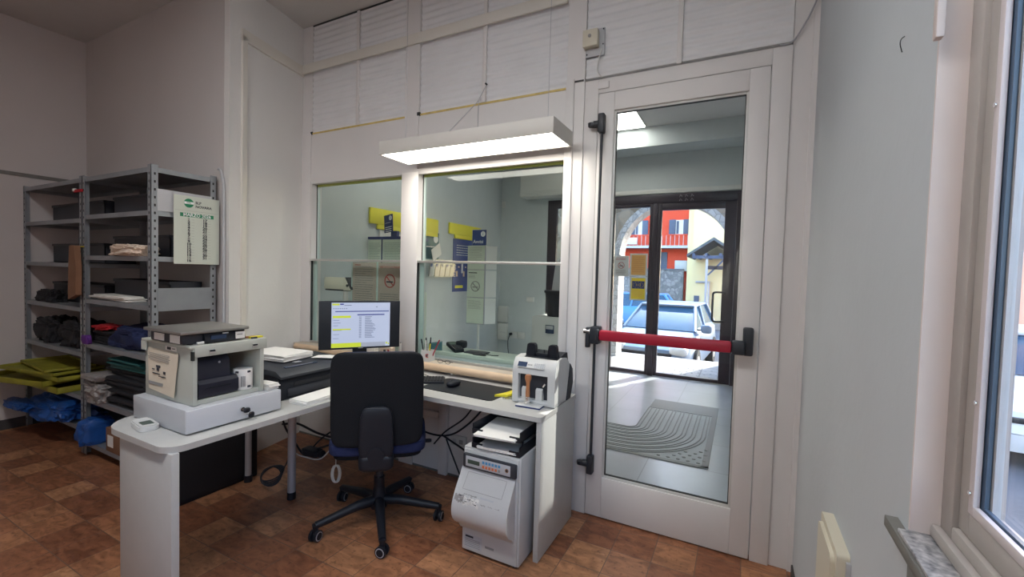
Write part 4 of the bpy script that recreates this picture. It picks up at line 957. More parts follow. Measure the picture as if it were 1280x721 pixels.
for (x, y, lab) in ((-1.80, 2.50, 'pair of dark-rimmed spectacles folded on the window ledge'),):
    g_ = thing('spectacles', lab, 'spectacles', (x, y, .808)); b = MB()
    for s in (-1, 1): b.tube([(x+s*.032+.022*cos(R(a_)), y-.02, .822+.013*sin(R(a_))) for a_ in range(0, 361, 30)], .0015, 'black', 6)
    b.tube([(x-.01, y-.02, .826), (x+.01, y-.02, .826)], .0015, 'black', 6); link('frame', b, g_)
    for s in (-1, 1):
        b = MB(); b.tube([(x+s*.054, y-.02, .826), (x+s*.045, y+.02, .815), (x-s*.04, y+.03, .811)], .0014, 'black', 6); link('temple', b, g_)

# ---- hall-side counter and what stands on it
ct = thing('service_counter', 'pale green-grey service counter on the hall side of the glass', 'counter', (-2.1, 2.8, 0))
b = MB(); b.box(-3.45, -.99, PB+.005, 2.90, .82, .848, 'counter_green', .003); link('counter_top', b, ct)
b = MB(); b.box(-3.40, -1.02, PB+.01, 2.70, 0, .819, 'hall_wall'); link('front_panel', b, ct)
pt = thing('card_terminal', 'black card payment terminal with cable on the counter beyond the glass', 'card terminal', (-1.86, 2.76, .848))
b = MB(); m_ = Matrix.Translation((-1.90, 2.75, .849)) @ Matrix.Rotation(R(60), 4, 'Z') @ Matrix.Rotation(R(12), 4, 'X')
b.box(-.04, .04, -.085, .085, .012, .045, 'black', .012, m_); lump(b, (-1.865, 2.79, .87), (.04, .035, .03), 'black', 2, .1, sub=3); link('body', b, pt)
b = MB(); b.box(-.03, .03, .01, .06, .045, .047, 'lcd_green', 0, m_); link('display', b, pt)
b = MB()
for i in range(3):
    for j in range(4): b.box(-.028+.021*i, -.013+.021*i, -.07+.018*j, -.058+.018*j, .045, .049, 'darkgrey', 0, m_)
link('keypad', b, pt)
b = MB(); b.tube(bez([(-1.82, 2.75, .853), (-1.72, 2.71, .853), (-1.64, 2.75, .853), (-1.56, 2.73, .853), (-1.52, 2.75, .853)], 30), .003, 'black', 6); link('cable', b, pt)
b = MB(); b.box(-1.80, -1.63, 2.72, 2.82, .8485, .858, 'darkgrey', .003, ); b.box(-1.78, -1.65, 2.73, 2.75, .858, .862, 'black', .001); b.box(-1.70, -1.60, 2.69, 2.715, .8485, .855, 'black', .002); solo('signature_pad', b, 'flat dark signature pad beside the card terminal', 'signature pad')
b = MB(); m_ = Matrix.Translation((-2.04, 2.70, .8485)) @ Matrix.Rotation(R(35), 4, 'Z'); b.prism([(-.05, 0), (.05, 0), (.05, .06), (-.05, .05)], 'y', -.03, .03, 'teal_sign', mtx=m_); solo('tablet_stand', b, 'dark teal desk stand behind the pen cup, beyond the glass', 'stand')
# customer display on a pole
cdp = thing('customer_display', 'beige customer display on a pole beyond the left counter window', 'display', (-3.02, 2.72, .848))
b = MB(); b.cyl((-3.05, 2.74, .849), (-3.05, 2.74, 1.26), .022, 'alu', 16); b.lathe([(.06, 0), (.06, .01), (.022, .018)], (-3.05, 2.74, .849), 'alu', 20); link('pole', b, cdp)
b = MB(); b.box(-3.28, -3.02, 2.70, 2.78, 1.262, 1.366, 'plastic_cream', .012); b.prism([(-3.02, 1.368), (-2.995, 1.368), (-2.925, 1.27), (-2.945, 1.258), (-3.02, 1.258)], 'y', 2.69, 2.79, 'plastic_cream'); b.box(-3.27, -3.0, 2.71, 2.77, 1.25, 1.262, 'black', .002); link('head', b, cdp)
b = MB(); b.prism([(-3.0, 1.37), (-2.985, 1.37), (-2.915, 1.27), (-2.93, 1.264)], 'y', 2.686, 2.794, 'black'); b.cyl((-2.965, 2.684, 1.30), (-2.965, 2.676, 1.30), .012, 'black', 12); link('bezel', b, cdp)

def nosmoke(mb, c, r, fr, mt='ink_red', mt2='ink'):
    mb.tube([fr @ Vector((c[0]+r*cos(R(a_)), c[1]+r*sin(R(a_)), .001)) for a_ in range(0, 361, 18)], r*.09, mt, 6, cap=False)
    mb.tube([fr @ Vector((c[0]-r*.7, c[1]+r*.7, .001)), fr @ Vector((c[0]+r*.7, c[1]-r*.7, .001))], r*.09, mt, 6)
    mb.tube([fr @ Vector((c[0]-r*.6, c[1]-r*.15, .001)), fr @ Vector((c[0]+r*.6, c[1]-r*.15, .001))], r*.13, mt2, 6)
def textlines(mb, fr, x0, x1, ytop, n, pitch, mt, seed=0, h=.35):
    rnd = random.Random(seed)
    for i in range(n):
        x = x0; y = ytop-pitch*i
        xe = x0+(x1-x0)*(rnd.uniform(.6, 1) if i % 4 == 3 else rnd.uniform(.9, 1))
        while x < xe:
            w_ = min(rnd.uniform(.03, .12)*(x1-x0)*1.5, xe-x)
            mb.box(x, x+w_, y-pitch*h, y, .0005, .0012, mt, 0, fr); x += w_+(x1-x0)*.02
# notices hung on the left window (acrylic holder)
for (x0_, x1_, lab, kd) in ((-2.925, -2.66, 'pinkish printed notice in an acrylic pocket behind the left counter window', 0), (-2.635, -2.38, 'no smoking notice with red prohibition ring behind the left counter window', 1)):
    nt_ = thing('notice', lab, 'notice', ((x0_+x1_)/2, 2.70, .85)); b = MB()
    b.box(x0_, x1_, 2.700, 2.703, 1.12, 1.50, 'paper_pink'); link('sheet', b, nt_)
    b = MB(); fr = frame3(((x0_+x1_)/2, 2.6995, 1.31), (1, 0, 0), (0, 0, 1)); W_ = (x1_-x0_)/2
    if kd: 
        add_text(b, 'VIETATO FUMARE', .027, 'ink_red', fr @ Matrix.Translation((0, .155, .001))); nosmoke(b, (0, .045), .052, fr); textlines(b, fr, -W_*.8, W_*.8, -.06, 6, .018, 'ink_grey', 3, .3)
    else: textlines(b, fr, -W_*.8, W_*.85, .155, 17, .0185, 'ink_grey', 5, .28); b.box(-W_*.8, -W_*.3, .165, .172, .0005, .0015, 'ink_red', 0, fr)
    link('print', b, nt_)
    b = MB(); b.box(x0_-.01, x1_+.01, 2.695, 2.698, .849, 1.505, 'acrylic'); b.box(x0_-.01, x0_-.004, 2.695, 2.708, .849, 1.505, 'glass_pale'); b.box(x0_-.01, x1_+.01, 2.695, 2.74, .849, .855, 'acrylic'); link('acrylic_pocket', b, nt_)

# display box with notices, further back
db = thing('notice_display', 'blue-topped notice display column with info sign in the hall', 'notice display', (-3.36, 3.75, 0))
b = MB(); b.box(-3.75+.075, -3.14, 3.60, 3.98, 1.772, 1.80, 'blue_sign', .002); b.box(-3.36, -3.28, 3.62, 3.66, 1.80, 1.86, 'blue_sign'); link('top', b, db)
for (x0_, x1_) in ((-3.672, -3.475), (-3.462, -3.155)):
    b = MB(); b.box(x0_, x1_, 3.604, 3.61, 1.24, 1.768, 'paper_green'); p_ = link('notice_sheet', b, db)
    b = MB(); fr = frame3(((x0_+x1_)/2, 3.6035, 1.6), (1, 0, 0), (0, 0, 1)); W_ = (x1_-x0_)/2; textlines(b, fr, -W_*.8, W_*.8, .13, 22, .018, 'teal', 9, .15); link('print', b, p_)
b = MB(); b.box(-3.475, -3.462, 3.60, 3.614, .02, 1.772, 'blue_sign'); b.box(-3.155, -3.14, 3.60, 3.614, .02, 1.772, 'blue_sign'); b.box(-3.672, -3.14, 3.62, 3.97, 0, 1.20, 'paper_green'); link('frame', b, db)
b = MB(); fr = frame3((-3.395, 3.62, 1.94), (.95, -.2, .1), (.10, 0, 1)); b.box(-.075, .075, -.095, .095, -.004, .004, 'blue_sign', .001, fr); sg = link('sign_plate', b, db)
b = MB(); b.lathe([(.026, .004), (.026, .0055), (.0005, .0056)], (0, 0, 0), 'white_ink', 20); b.v = [tuple(fr @ Vector((p[0]+.04, p[1]+.055, p[2]))) for p in b.v]
add_text(b, 'i', .040, 'blue_sign', fr @ Matrix.Translation((.04, .055, .0062)))
textlines(b, fr @ Matrix.Translation((0, 0, .004)), -.055, .05, .01, 1, .01, 'white_ink', 1); textlines(b, fr @ Matrix.Translation((0, 0, .004)), -.055, .06, -.035, 3, .022, 'white_ink', 2); link('sign_print', b, sg)

# things on the hall's left wall (faces +x)
def wallL(y, z): return frame3((HX0+.002, y, z), (0, 1, 0), (0, 0, 1))   # x-axis +y, normal +x
b = MB(); b.box(HX0+.001, HX0+.03, 3.62, 4.85, 1.955, 2.13, 'yellow_sign', .002); b.box(HX0+.001, HX0+.025, 3.74, 4.85, 1.90, 1.955, 'yellow_sign', .002); solo('sign_board', b, 'long yellow sign board on the hall wall behind the notice display', 'sign')
b = MB(); b.box(HX0+.001, HX0+.012, 3.78, 4.60, 1.50, 1.885, 'plastic_white', .002); b.box(HX0+.012, HX0+.014, 3.80, 4.58, 1.52, 1.80, 'poster_blue'); solo('poster', b, 'white-bordered blue-grey panel under the long yellow sign board', 'poster')
b = MB(); b.box(HX0+.001, HX0+.03, 5.12, 5.95, 1.975, 2.13, 'yellow_sign', .002); b.box(HX0+.001, HX0+.025, 5.26, 5.95, 1.92, 1.975, 'yellow_sign', .002); solo('sign_board', b, 'short yellow sign board above the blue poster', 'sign')
po = thing('poster', 'tall blue poster with figures on the hall wall under the short yellow sign', 'poster', (HX0, 5.5, 1.12))
b = MB(); b.box(HX0+.001, HX0+.008, 5.24, 5.78, 1.15, 1.915, 'poster_blue'); link('panel', b, po)
b = MB(); fr = frame3((HX0+.0085, 5.5, 1.53), (0, 1, 0), (0, 0, 1)); textlines(b, fr, -.18, .20, .30, 5, .035, 'hall_wall', 3, .3)
for i in range(9):
    lumpx = -.18+.045*i; b.box(lumpx, lumpx+.04, -.16+.05*((i*7) % 4), -.08+.05*((i*5) % 4), .0005, .0015, ('mdf', 'envelope', 'blue_sign', 'plastic_white')[i % 4], 0, fr)
b.box(-.2, .0, -.33, -.29, .0005, .0015, 'yellow_sign', 0, fr); link('print', b, po)
lf_ = thing('leaflet_rack', 'clear leaflet rack with teal sign on the hall wall', 'leaflet rack', (HX0, 4.9, 1.38))
b = MB(); b.box(HX0+.001, HX0+.006, 4.60, 4.90, 1.60, 1.955, 'teal_sign'); link('sign_plate', b, lf_)
b = MB(); fr = frame3((HX0+.0065, 4.75, 1.77), (0, 1, 0), (0, 0, 1)); b.lathe([(.05, 0), (.05, .002), (.0005, .0021)], (0, 0, 0), 'white_ink', 20); b.v = [tuple(fr @ Vector((p[0]+.08, p[1]+.10, p[2]))) for p in b.v]; textlines(b, fr, -.12, .12, 0.0, 1, .04, 'white_ink', 3); link('sign_print', b, lf_)
b = MB(); b.box(HX0+.001, HX0+.07, 4.62, 5.22, 1.36, 1.37, 'acrylic'); b.box(HX0+.065, HX0+.07, 4.62, 5.22, 1.37, 1.60, 'acrylic'); link('tray', b, lf_)
for i in range(5):
    b = MB(); m_ = Matrix.Translation((HX0+.035+.004*(i % 2), 4.70+.115*i, 1.372)) @ Matrix.Rotation(R(8), 4, 'Y'); b.box(-.006, .006, -.045, .045, 0, .17, 'leg', 0, m_); b.box(.006, .007, -.04, .0, .13, .17, 'poster_blue', 0, m_)
    solo('leaflet', b, ('leaflet standing %s the wall rack' % ('leftmost in', 'second from left in', 'in the middle of', 'second from right in', 'rightmost in')[i]), 'leaflet', 'leaflets in the wall rack')
b = MB(); m_ = Matrix.Translation((HX0+.06, 4.80, 1.62)) @ Matrix.Rotation(R(30), 4, 'X') @ Matrix.Rotation(R(10), 4, 'Y'); b.box(-.004, .004, -.10, .10, 0, .17, 'paper', 0, m_); solo('leaflet', b, 'tilted white leaflet sticking up above the others in the wall rack', 'leaflet')

# info stand with 'Avvisi'
av = thing('notice_stand', 'pole notice stand with blue Avvisi sign and three stacked sheets in the hall', 'notice stand', (-2.60, 4.25, 0))
b = MB(); b.cyl((-2.60, 4.22, .01), (-2.60, 4.22, .88), .014, 'plastic_white', 14); b.lathe([(.17, 0), (.17, .008), (.02, .016)], (-2.60, 4.22, .001), 'leg', 28); b.cyl((-2.60, 4.245, .85), (-2.60, 4.245, 1.90), .012, 'leg', 12); link('pole', b, av)
b = MB(); b.box(-2.685, -2.495, 4.18, 4.188, 1.735, 1.915, 'plastic_white'); b.box(-2.680, -2.50, 4.176, 4.18, 1.74, 1.91, 'poster_blue'); sg = link('sign_plate', b, av)
b = MB(); fr = frame3((-2.59, 4.1755, 1.825), (1, 0, 0), (0, 0, 1)); add_text(b, 'Avvisi', .056, 'white_ink', fr @ Matrix.Translation((-.012, -.045, .001)))
b.tube([fr @ Vector((.045+.001*cos(R(a_)), .04+.001*sin(R(a_)), .001)) for a_ in (0, 120)], .001, 'white_ink', 4)
v0 = [fr @ Vector((.048, .040, .0005))]+[fr @ Vector((.048+.03*cos(R(a_)), .040+.03*sin(R(a_)), .0005)) for a_ in range(0, 360, 15)]
b.add(v0, [(0, i, i % 24+1) for i in range(1, 25)], 'white_ink'); add_text(b, 'i', .05, 'poster_blue', fr @ Matrix.Translation((.048, .040, .0015))); link('sign_print', b, sg)
for i, (z0_, z1_) in enumerate(((1.475, 1.735), (1.165, 1.465), (.87, 1.155))):
    b = MB(); b.box(-2.745+.0*i, -2.525, 4.19, 4.196, z0_, z1_, 'paper_green'); p_ = link('notice_sheet', b, av)
    b = MB(); fr = frame3((-2.635, 4.1895, (z0_+z1_)/2), (1, 0, 0), (0, 0, 1))
    if i == 1: b.box(-.09, .02, .115, .125, .0005, .0015, 'ink', 0, fr); textlines(b, fr, -.09, .0, .095, 3, .014, 'ink_grey', 1); nosmoke(b, (0, -.03), .055, fr, 'ink_grey', 'ink_grey')
    else: textlines(b, fr, -.09, .08, .11, 9 if i == 0 else 6, .017, 'ink_grey', 6+i, .22)
    link('print', b, p_)
    b = MB(); b.prism([(-2.515, 4.197), (-2.43, 4.30), (-2.436, 4.305), (-2.521, 4.202)], 'z', z0_, z1_, 'paper'); link('side_sheet', b, av)
b = MB(); b.box(-2.52, -2.512, 4.185, 4.20, .86, 1.74, 'leg'); b.box(-2.75, -2.525, 4.197, 4.203, .86, 1.74, 'leg'); link('frame', b, av)

# wall fittings on the entrance wall (faces -y)
b = MB(); b.box(-3.86, -3.80, HY1-.03, HY1, 2.55, 2.65, 'plastic_white', .004); b.v = [(p[0]+.10+.09, p[1], p[2]) for p in b.v]; solo('motion_sensor', b, 'small white sensor high on the hall wall corner', 'sensor')
b = MB(); b.box(-3.165, -3.03, HY1-.012, HY1, .97, 1.05, 'plastic_white', .003); solo('switch_plate', b, 'white switch plate on the grey hall wall', 'switch')
bx = thing('junction_box', 'tall white junction boxes low in the hall corner', 'junction box', (-3.58, HY1, .3))
b = MB(); b.box(-3.68, -3.50, HY1-.05, HY1, .60, .87, 'plastic_white', .006); b.box(-3.68, -3.50, HY1-.05, HY1, .30, .58, 'plastic_white', .006); link('cover', b, bx)
b = MB(); b.tube([(-3.62, HY1-.053, .42), (-3.6, HY1-.06, .44), (-3.58, HY1-.053, .42)], .004, 'leg', 6); b.tube([(-3.57, HY1-.053, .42), (-3.55, HY1-.06, .44), (-3.53, HY1-.053, .42)], .004, 'leg', 6); link('latch', b, bx)
so = thing('wall_socket', 'double white wall socket with a black plug and cable in the hall', 'socket', (-3.3, HY1, .32))
b = MB(); b.box(-3.46, -3.32, HY1-.014, HY1, .34, .45, 'plastic_white', .003); b.box(-3.31, -3.17, HY1-.014, HY1, .34, .45, 'plastic_white', .003); link('plate', b, so)
b = MB(); b.cyl((-3.43, HY1-.055, .41), (-3.43, HY1-.014, .41), .022, 'black', 14); b.tube(bez([(-3.43, HY1-.05, .41), (-3.46, HY1-.07, .30), (-3.42, HY1-.12, .12), (-3.33, HY1-.15, .012), (-3.0, HY1-.2, .010)], 30), .006, 'black', 8); link('plug_cable', b, so)
# white cabinet, black bin and cardboard
wc = thing('low_cabinet', 'white cabinet with small grey screen under the black bin in the hall', 'cabinet', (-2.35, 6.0, 0))
b = MB(); b.box(-2.67, -2.02, 5.80, 6.25, 0, .83, 'plastic_white', .01); link('body', b, wc)
b = MB(); b.box(-2.45, -2.32, 5.785, 5.80, .60, .72, 'lcd', .004); b.box(-2.44, -2.33, 5.782, 5.785, .66, .71, 'drawer'); link('screen', b, wc)
b = MB(); b.lathe([(.15, 0), (.19, .34), (.20, .36), (.20, .37), (.185, .37), (.14, .02)], (-2.36, 6.02, .8305), 'black', 28); b.lathe([(.205, .34), (.205, .375), (.2, .375)], (-2.36, 6.02, .8305), 'black', 28); bn = solo('waste_bin', b, 'black tapered bin standing on the white hall cabinet', 'bin')
b = MB(); m_ = Matrix.Translation((-2.35, 6.05, .97)) @ Matrix.Rotation(R(7), 4, 'Y'); b.box(-.15, .17, -.01, .01, .0, .62, 'drawer', 0, m_); solo('card_sheet', b, 'pale sheet of card sticking up out of the black bin', 'card')
b = MB(); b.box(-3.20, -1.9, 6.36, HY1-.002, 2.66, 3.08, 'plastic_white', .01)
for i in range(3): b.box(-3.21, -1.9, 6.352, 6.36, 2.68+.025*i, 2.69+.025*i, 'plastic_white')
solo('shutter_box', b, 'pale grey shutter box above the dark hall window', 'shutter box')

# papers stuck on the entrance door
for (x0_, x1_, z0_, z1_, lab, kd) in ((-1.72, -1.492, 1.44, 1.745, 'white no smoking sheet taped at the left of the entrance door', 1), (-1.482, -1.225, 1.445, 1.78, 'orange printed sheet taped on the entrance door, upper one', 0), (-1.470, -1.222, 1.09, 1.438, 'yellow emergency number sheet below the orange sheet on the entrance door', 2)):
    t_ = thing('door_notice', lab, 'notice', ((x0_+x1_)/2, HY1-.014, z0_)); b = MB(); b.box(x0_, x1_, HY1-.015, HY1-.0135, z0_, z1_, 'plastic_white')
    if kd != 1: b.box(x0_+.025, x1_-.025, HY1-.0165, HY1-.015, z0_+.02, z1_-.02, 'orange_sheet' if kd == 0 else 'yel_sheet')
    link('sheet', b, t_); b = MB(); fr = frame3(((x0_+x1_)/2, HY1-.0168, (z0_+z1_)/2), (1, 0, 0), (0, 0, 1))
    if kd == 1: nosmoke(b, (0, .01), .045, fr); textlines(b, fr, -.08, .08, .12, 2, .02, 'ink_red', 4); textlines(b, fr, -.08, .08, -.06, 4, .018, 'ink_grey', 4)
    elif kd == 0: textlines(b, fr, -.09, .09, .12, 12, .02, 'ink_red', 8, .15)
    else:
        b.box(-.09, .09, .0, .11, .0005, .0012, 'blue_sign', 0, fr); add_text(b, '112', .055, 'yel_sheet', fr @ Matrix.Translation((0, .053, .002)))
        for k in range(12): b.box(.078*cos(R(30*k))-.004, .078*cos(R(30*k))+.004, .053+.042*sin(R(30*k))-.004, .053+.042*sin(R(30*k))+.004, .0012, .0020, 'yel_sheet', 0, fr)
        textlines(b, fr, -.08, .08, -.03, 4, .025, 'orange_sheet', 2)
    link('print', b, t_)
b = MB(); fr = frame3((-.72, HY1-.0205, 2.56), (1, 0, 0), (0, 0, 1))
for j in range(2):
    for i in range(3): b.tube([fr @ Vector((-.10+.075*i, .015-.055*j, .0)), fr @ Vector((-.09+.075*i, .05-.055*j, .0)), fr @ Vector((-.065+.075*i, .02-.055*j, .0))], .003, 'drawer', 5)
solo('sticker', b, 'faint grey lettering on the dark frame above the entrance door', 'sticker')

# ---- safe and trays under the desk
SX0, SX1, SY0 = -1.235, -.905, 1.885; SZ = .552
sf = thing('electronic_safe', 'white under-desk cash safe with keypad and bulging scuffed front flap', 'safe', (-1.07, 2.1, 0))
b = MB(); b.box(SX0, SX1, SY0+.01, 2.36, .012, SZ, 'safe_white', .006); 
for x in (SX0+.03, SX1-.03):
    for y in (1.92, 2.33): b.cyl((x, y, 0), (x, y, .013), .015, 'black', 10)
bd = link('body', b, sf)
b = MB(); b.box(SX0+.006, SX1-.010, SY0, SY0+.012, .018, SZ-.010, 'safe_white', .004); link('front_plate', b, sf)
b = MB(); b.box(SX0+.012, SX1-.016, SY0-.018, SY0+.004, .455, .525, 'darkgrey', .006); kp = link('control_panel', b, sf)
b = MB(); b.box(SX0+.03, SX1-.045, SY0-.0195, SY0-.0175, .465, .517, 'drawer', .001); b.box(SX0+.042, SX0+.112, SY0-.0205, SY0-.0190, .480, .500, 'lcd_green')
link('keypad_plate', b, kp)
b = MB()
for i in range(6):
    for j in range(2): b.box(SX0+.128+.018*i, SX0+.140+.018*i, SY0-.0212, SY0-.0192, .473+.022*j, .486+.022*j, 'key_orange' if j == 0 and i < 5 else ('key_blue' if j else 'ink_grey'), 0)
link('keypad', b, kp)
b = MB(); b.cyl((SX1-.062, SY0-.024, .493), (SX1-.062, SY0-.018, .493), .010, 'chrome', 16); b.cyl((SX1-.062, SY0-.025, .493), (SX1-.062, SY0-.0235, .493), .006, 'black', 12); link('keyhole', b, kp)
# bulging flap: loft in z
def flapz(t): return .455-t*.315
bulge = [0.0, .012, .030, .048, .064, .078, .088, .092, .090, .080, .058, .022, .004]
v = []; f = []; nz = len(bulge)
x0_, x1_ = SX0-.0, SX1-.022
for i, bu in enumerate(bulge):
    z = .452-.315*i/(nz-1) if i < nz-1 else .137
    for (x, y) in ((x0_, SY0-.001), (x0_, SY0-.004-bu), (x1_, SY0-.004-bu), (x1_, SY0-.001)): v.append((x, y, z))
for i in range(nz-1):
    for j in range(4): f.append((4*i+j, 4*i+(j+1) % 4, 4*i+4+(j+1) % 4, 4*i+4+j))
f = [q[::-1] for q in f]; f.append((0, 1, 2, 3)); f.append((4*nz-1, 4*nz-2, 4*nz-3, 4*nz-4))
b = MB(); b.add(v, f, 'safe_white', True); fl = link('flap', b, sf)
def onflap(x, z, off=.0012):
    t = (.452-z)/.315*(nz-1); i = max(0, min(nz-2, int(t))); q = t-i; bu = bulge[i]*(1-q)+bulge[i+1]*q
    return (x, SY0-.004-bu-off, z)
b = MB()
rect = [(SX0+.045, .435), (SX1-.065, .435), (SX1-.068, .365), (SX0+.040, .365), (SX0+.045, .435)]
pl = []
for i in range(4):
    for k in range(6): u = k/6; pl.append(onflap(rect[i][0]*(1-u)+rect[i+1][0]*u, rect[i][1]*(1-u)+rect[i+1][1]*u, .0002))
pl.append(pl[0]); b.tube(pl, .0010, 'ink_grey', 5); link('panel_outline', b, fl)
b = MB(); rnd = random.Random(5); poff = .001
def patch(x0, x1, z0, z1, mt, jag=.004, n=10):
    global poff; poff += .00006; up_ = []; lo = []
    for i in range(n+1):
        x = x0+(x1-x0)*i/n; up_.append(onflap(x, z1+rnd.uniform(-jag, jag), poff)); lo.append(onflap(x, z0+rnd.uniform(-jag, jag), poff))
    b.add(up_+lo, [(i, i+1, n+1+i+1, n+1+i)[::-1] for i in range(n)], mt)
patch(SX0+.008, SX0+.060, .310, .338, 'grey_bag', .006); patch(SX0+.060, SX0+.150, .305, .338, 'scuff', .006); patch(SX0+.07, SX0+.125, .327, .331, 'ink_grey', .003, 14)
patch(SX0+.055, SX0+.130, .345, .349, 'ink_grey', .002, 14); patch(SX0+.15, SX0+.225, .345, .352, 'drawer', .001)
for (xa_, xb_) in ((SX0+.16, SX0+.19), (SX0+.20, SX0+.225), (SX0+.235, SX0+.265)): patch(xa_, xb_, .322, .3245, 'ink_grey', .003, 8)
for k in range(16):
    x_ = SX0+.012+rnd.random()*.135; z_ = .306+rnd.random()*.036; patch(x_, x_+.004+rnd.random()*.012, z_, z_+.0015+rnd.random()*.003, 'ink_grey' if k % 3 else 'ink', .0015, 4)
link('scuffed_label', b, fl)
b = MB(); b.box(SX0+.020, SX0+.125, SY0-.0012, SY0-.0004, .035, .105, 'drawer'); b.box(SX0+.028, SX0+.075, SY0-.0018, SY0-.0011, .088, .098, 'ink')
for i in range(5): b.box(SX0+.025, SX0+.115, SY0-.0018, SY0-.0011, .042+.009*i, .045+.009*i, 'ink_grey')
b.box(SX0+.145, SX0+.195, SY0-.0014, SY0-.0004, .060, .071, 'ink_grey'); link('rating_label', b, sf)
tr_ = thing('letter_tray', 'black two-tier letter tray on the safe under the desk', 'letter tray', (-1.06, 2.0, SZ))
b = MB()
for k in range(2):
    z = SZ+.001+.072*k
    b.box(-1.19, -.915, 1.90, 2.22, z, z+.005, 'black'); b.box(-1.19, -1.184, 1.90, 2.22, z, z+.05, 'black'); b.box(-.921, -.915, 1.90, 2.22, z, z+.05, 'black'); b.box(-1.19, -.915, 2.214, 2.22, z, z+.05, 'black')
    b.box(-1.19, -1.13, 1.895, 1.902, z, z+.025, 'black'); b.box(-.975, -.915, 1.895, 1.902, z, z+.025, 'black')
link('tiers', b, tr_)
b = MB()
for (x, y) in ((-1.187, 1.93), (-1.187, 2.19), (-.918, 1.93), (-.918, 2.19)): b.cyl((x, y, SZ+.05), (x, y, SZ+.075), .005, 'black', 8)
link('riser', b, tr_)
for k, lab in enumerate(('white sheets in the lower tier of the black letter tray', 'white sheets in the upper tier of the black letter tray')):
    b = MB(); paper_stack(b, (-1.055, 2.035 - .03*k, SZ+.0075+.072*k), .215, .297, .012, R(3+3*k), 4, 20+k); solo('paper_sheets', b, lab, 'paper')

# ---- cables under the desk
def cable(name, pts, r, lab, mt='black', n=40):
    b = MB(); b.tube(bez(pts, n), r, mt, 8); return solo(name, b, lab, 'cable')
cable('cable', [(-1.30, 2.42, .708), (-1.40, 2.38, .60), (-1.50, 2.33, .48), (-1.62, 2.30, .40), (-1.80, 2.30, .385), (-1.98, 2.31, .44)], .006, 'black cable looping from behind the safe towards the chair')
cable('cable', [(-1.36, 2.44, .708), (-1.48, 2.40, .60), (-1.55, 2.36, .50), (-1.66, 2.32, .41), (-1.72, 2.28, .33)], .005, 'black cable hanging under the desk with its free end pointing left')
cable('cable', [(-1.66, 2.29, .395), (-1.52, 2.27, .36), (-1.42, 2.27, .33), (-1.33, 2.28, .37), (-1.27, 2.30, .50), (-1.24, 2.34, .65), (-1.24, 2.36, .71)], .006, 'black cable sagging behind the safe and up to the desktop')
cable('cable', [(-1.62, 2.275, .385), (-1.54, 2.26, .26), (-1.48, 2.255, .17), (-1.44, 2.255, .19), (-1.44, 2.255, .28), (-1.47, 2.26, .36)], .005, 'thin black cable loop hanging lowest beside the safe')
cable('cable', [(-2.66, 1.86, .712), (-2.60, 1.84, .45), (-2.50, 1.85, .33), (-2.42, 1.87, .25), (-2.28, 1.86, .33), (-2.12, 1.90, .38), (-2.0, 1.95, .36)], .006, 'thick black cable tangled around the grey desk leg')
cable('cable', [(-2.40, 1.86, .26), (-2.30, 1.88, .37), (-2.18, 1.90, .47), (-2.10, 1.93, .60), (-2.08, 1.96, .712)], .005, 'black cable rising from the desk leg to the desktop')
cable('cable', [(-2.52, 1.84, .40), (-2.48, 1.83, .28), (-2.36, 1.83, .265), (-2.24, 1.84, .28), (-2.16, 1.86, .38), (-2.15, 1.88, .50), (-2.2, 1.9, .62), (-2.24, 1.92, .712)], .004, 'thin white cable drooping under the desk near the chair', 'plastic_white')
cable('cable', [(-2.62, 1.85, .42), (-2.50, 1.87, .44), (-2.30, 1.87, .415), (-2.1, 1.9, .40), (-1.95, 1.98, .37)], .007, 'black cable running straight across behind the desk leg')
b = MB()
for k in range(5): b.tube([(-2.66+(.075+.004*k)*cos(R(a_)), 1.80+.05*sin(R(a_))+.003*k, .085+.038*sin(R(a_+15*k-30))+.004*k) for a_ in range(0, 361, 20)], .0042, 'darkgrey', 8)
b.tube(bez([(-2.60, 1.82, .10), (-2.53, 1.83, .22), (-2.50, 1.83, .40), (-2.54, 1.82, .712)], 20), .004, 'darkgrey', 8)
solo('cable_coil', b, 'coil of dark cable hanging low between the two desk legs', 'cable')
b = MB()
for k in range(5): b.tube([(-2.115+.014*cos(R(a_))+.004*k, 1.84+.016*cos(R(a_)), .215+.052*sin(R(a_))+.001*k) for a_ in range(0, 361, 20)], .004, 'plastic_white', 8)
b.tube([(-2.11, 1.84, .27), (-2.12, 1.85, .40), (-2.13, 1.87, .60), (-2.13, 1.88, .713)], .003, 'plastic_white', 6)
solo('cable_coil', b, 'coil of white cable hanging just left of the chair', 'cable')
b = MB(); rbox(b, (-2.33, 1.85, .30), (.07, .035, .022), 'black', .4); b.cyl((-2.26, 1.85, .30), (-2.235, 1.85, .305), .022, 'black', 12); solo('power_adapter', b, 'black power adapter caught in the cables by the desk leg', 'adapter')
b = MB(); b.box(-3.22, -2.915, 1.30, 1.875, .0, .55, 'black', .01); b.box(-2.916, -2.910, 1.32, 1.86, .03, .52, 'black_matte', .002); solo('floor_cabinet', b, 'black low cabinet on the floor behind the grey desk leg', 'cabinet')
sk = thing('wall_socket', 'white wall socket under the desk beside the cables', 'socket', (-1.71, D-.01, .26))
b = MB(); b.box(-1.775, -1.645, D-.016, D-.0005, .225, .30, 'plastic_white', .003); link('plate', b, sk); b = MB(); b.box(-1.70, -1.67, D-.019, D-.016, .245, .275, 'ink_grey', .002); b.box(-1.755, -1.725, D-.019, D-.016, .245, .275, 'drawer', .002); link('outlet', b, sk)

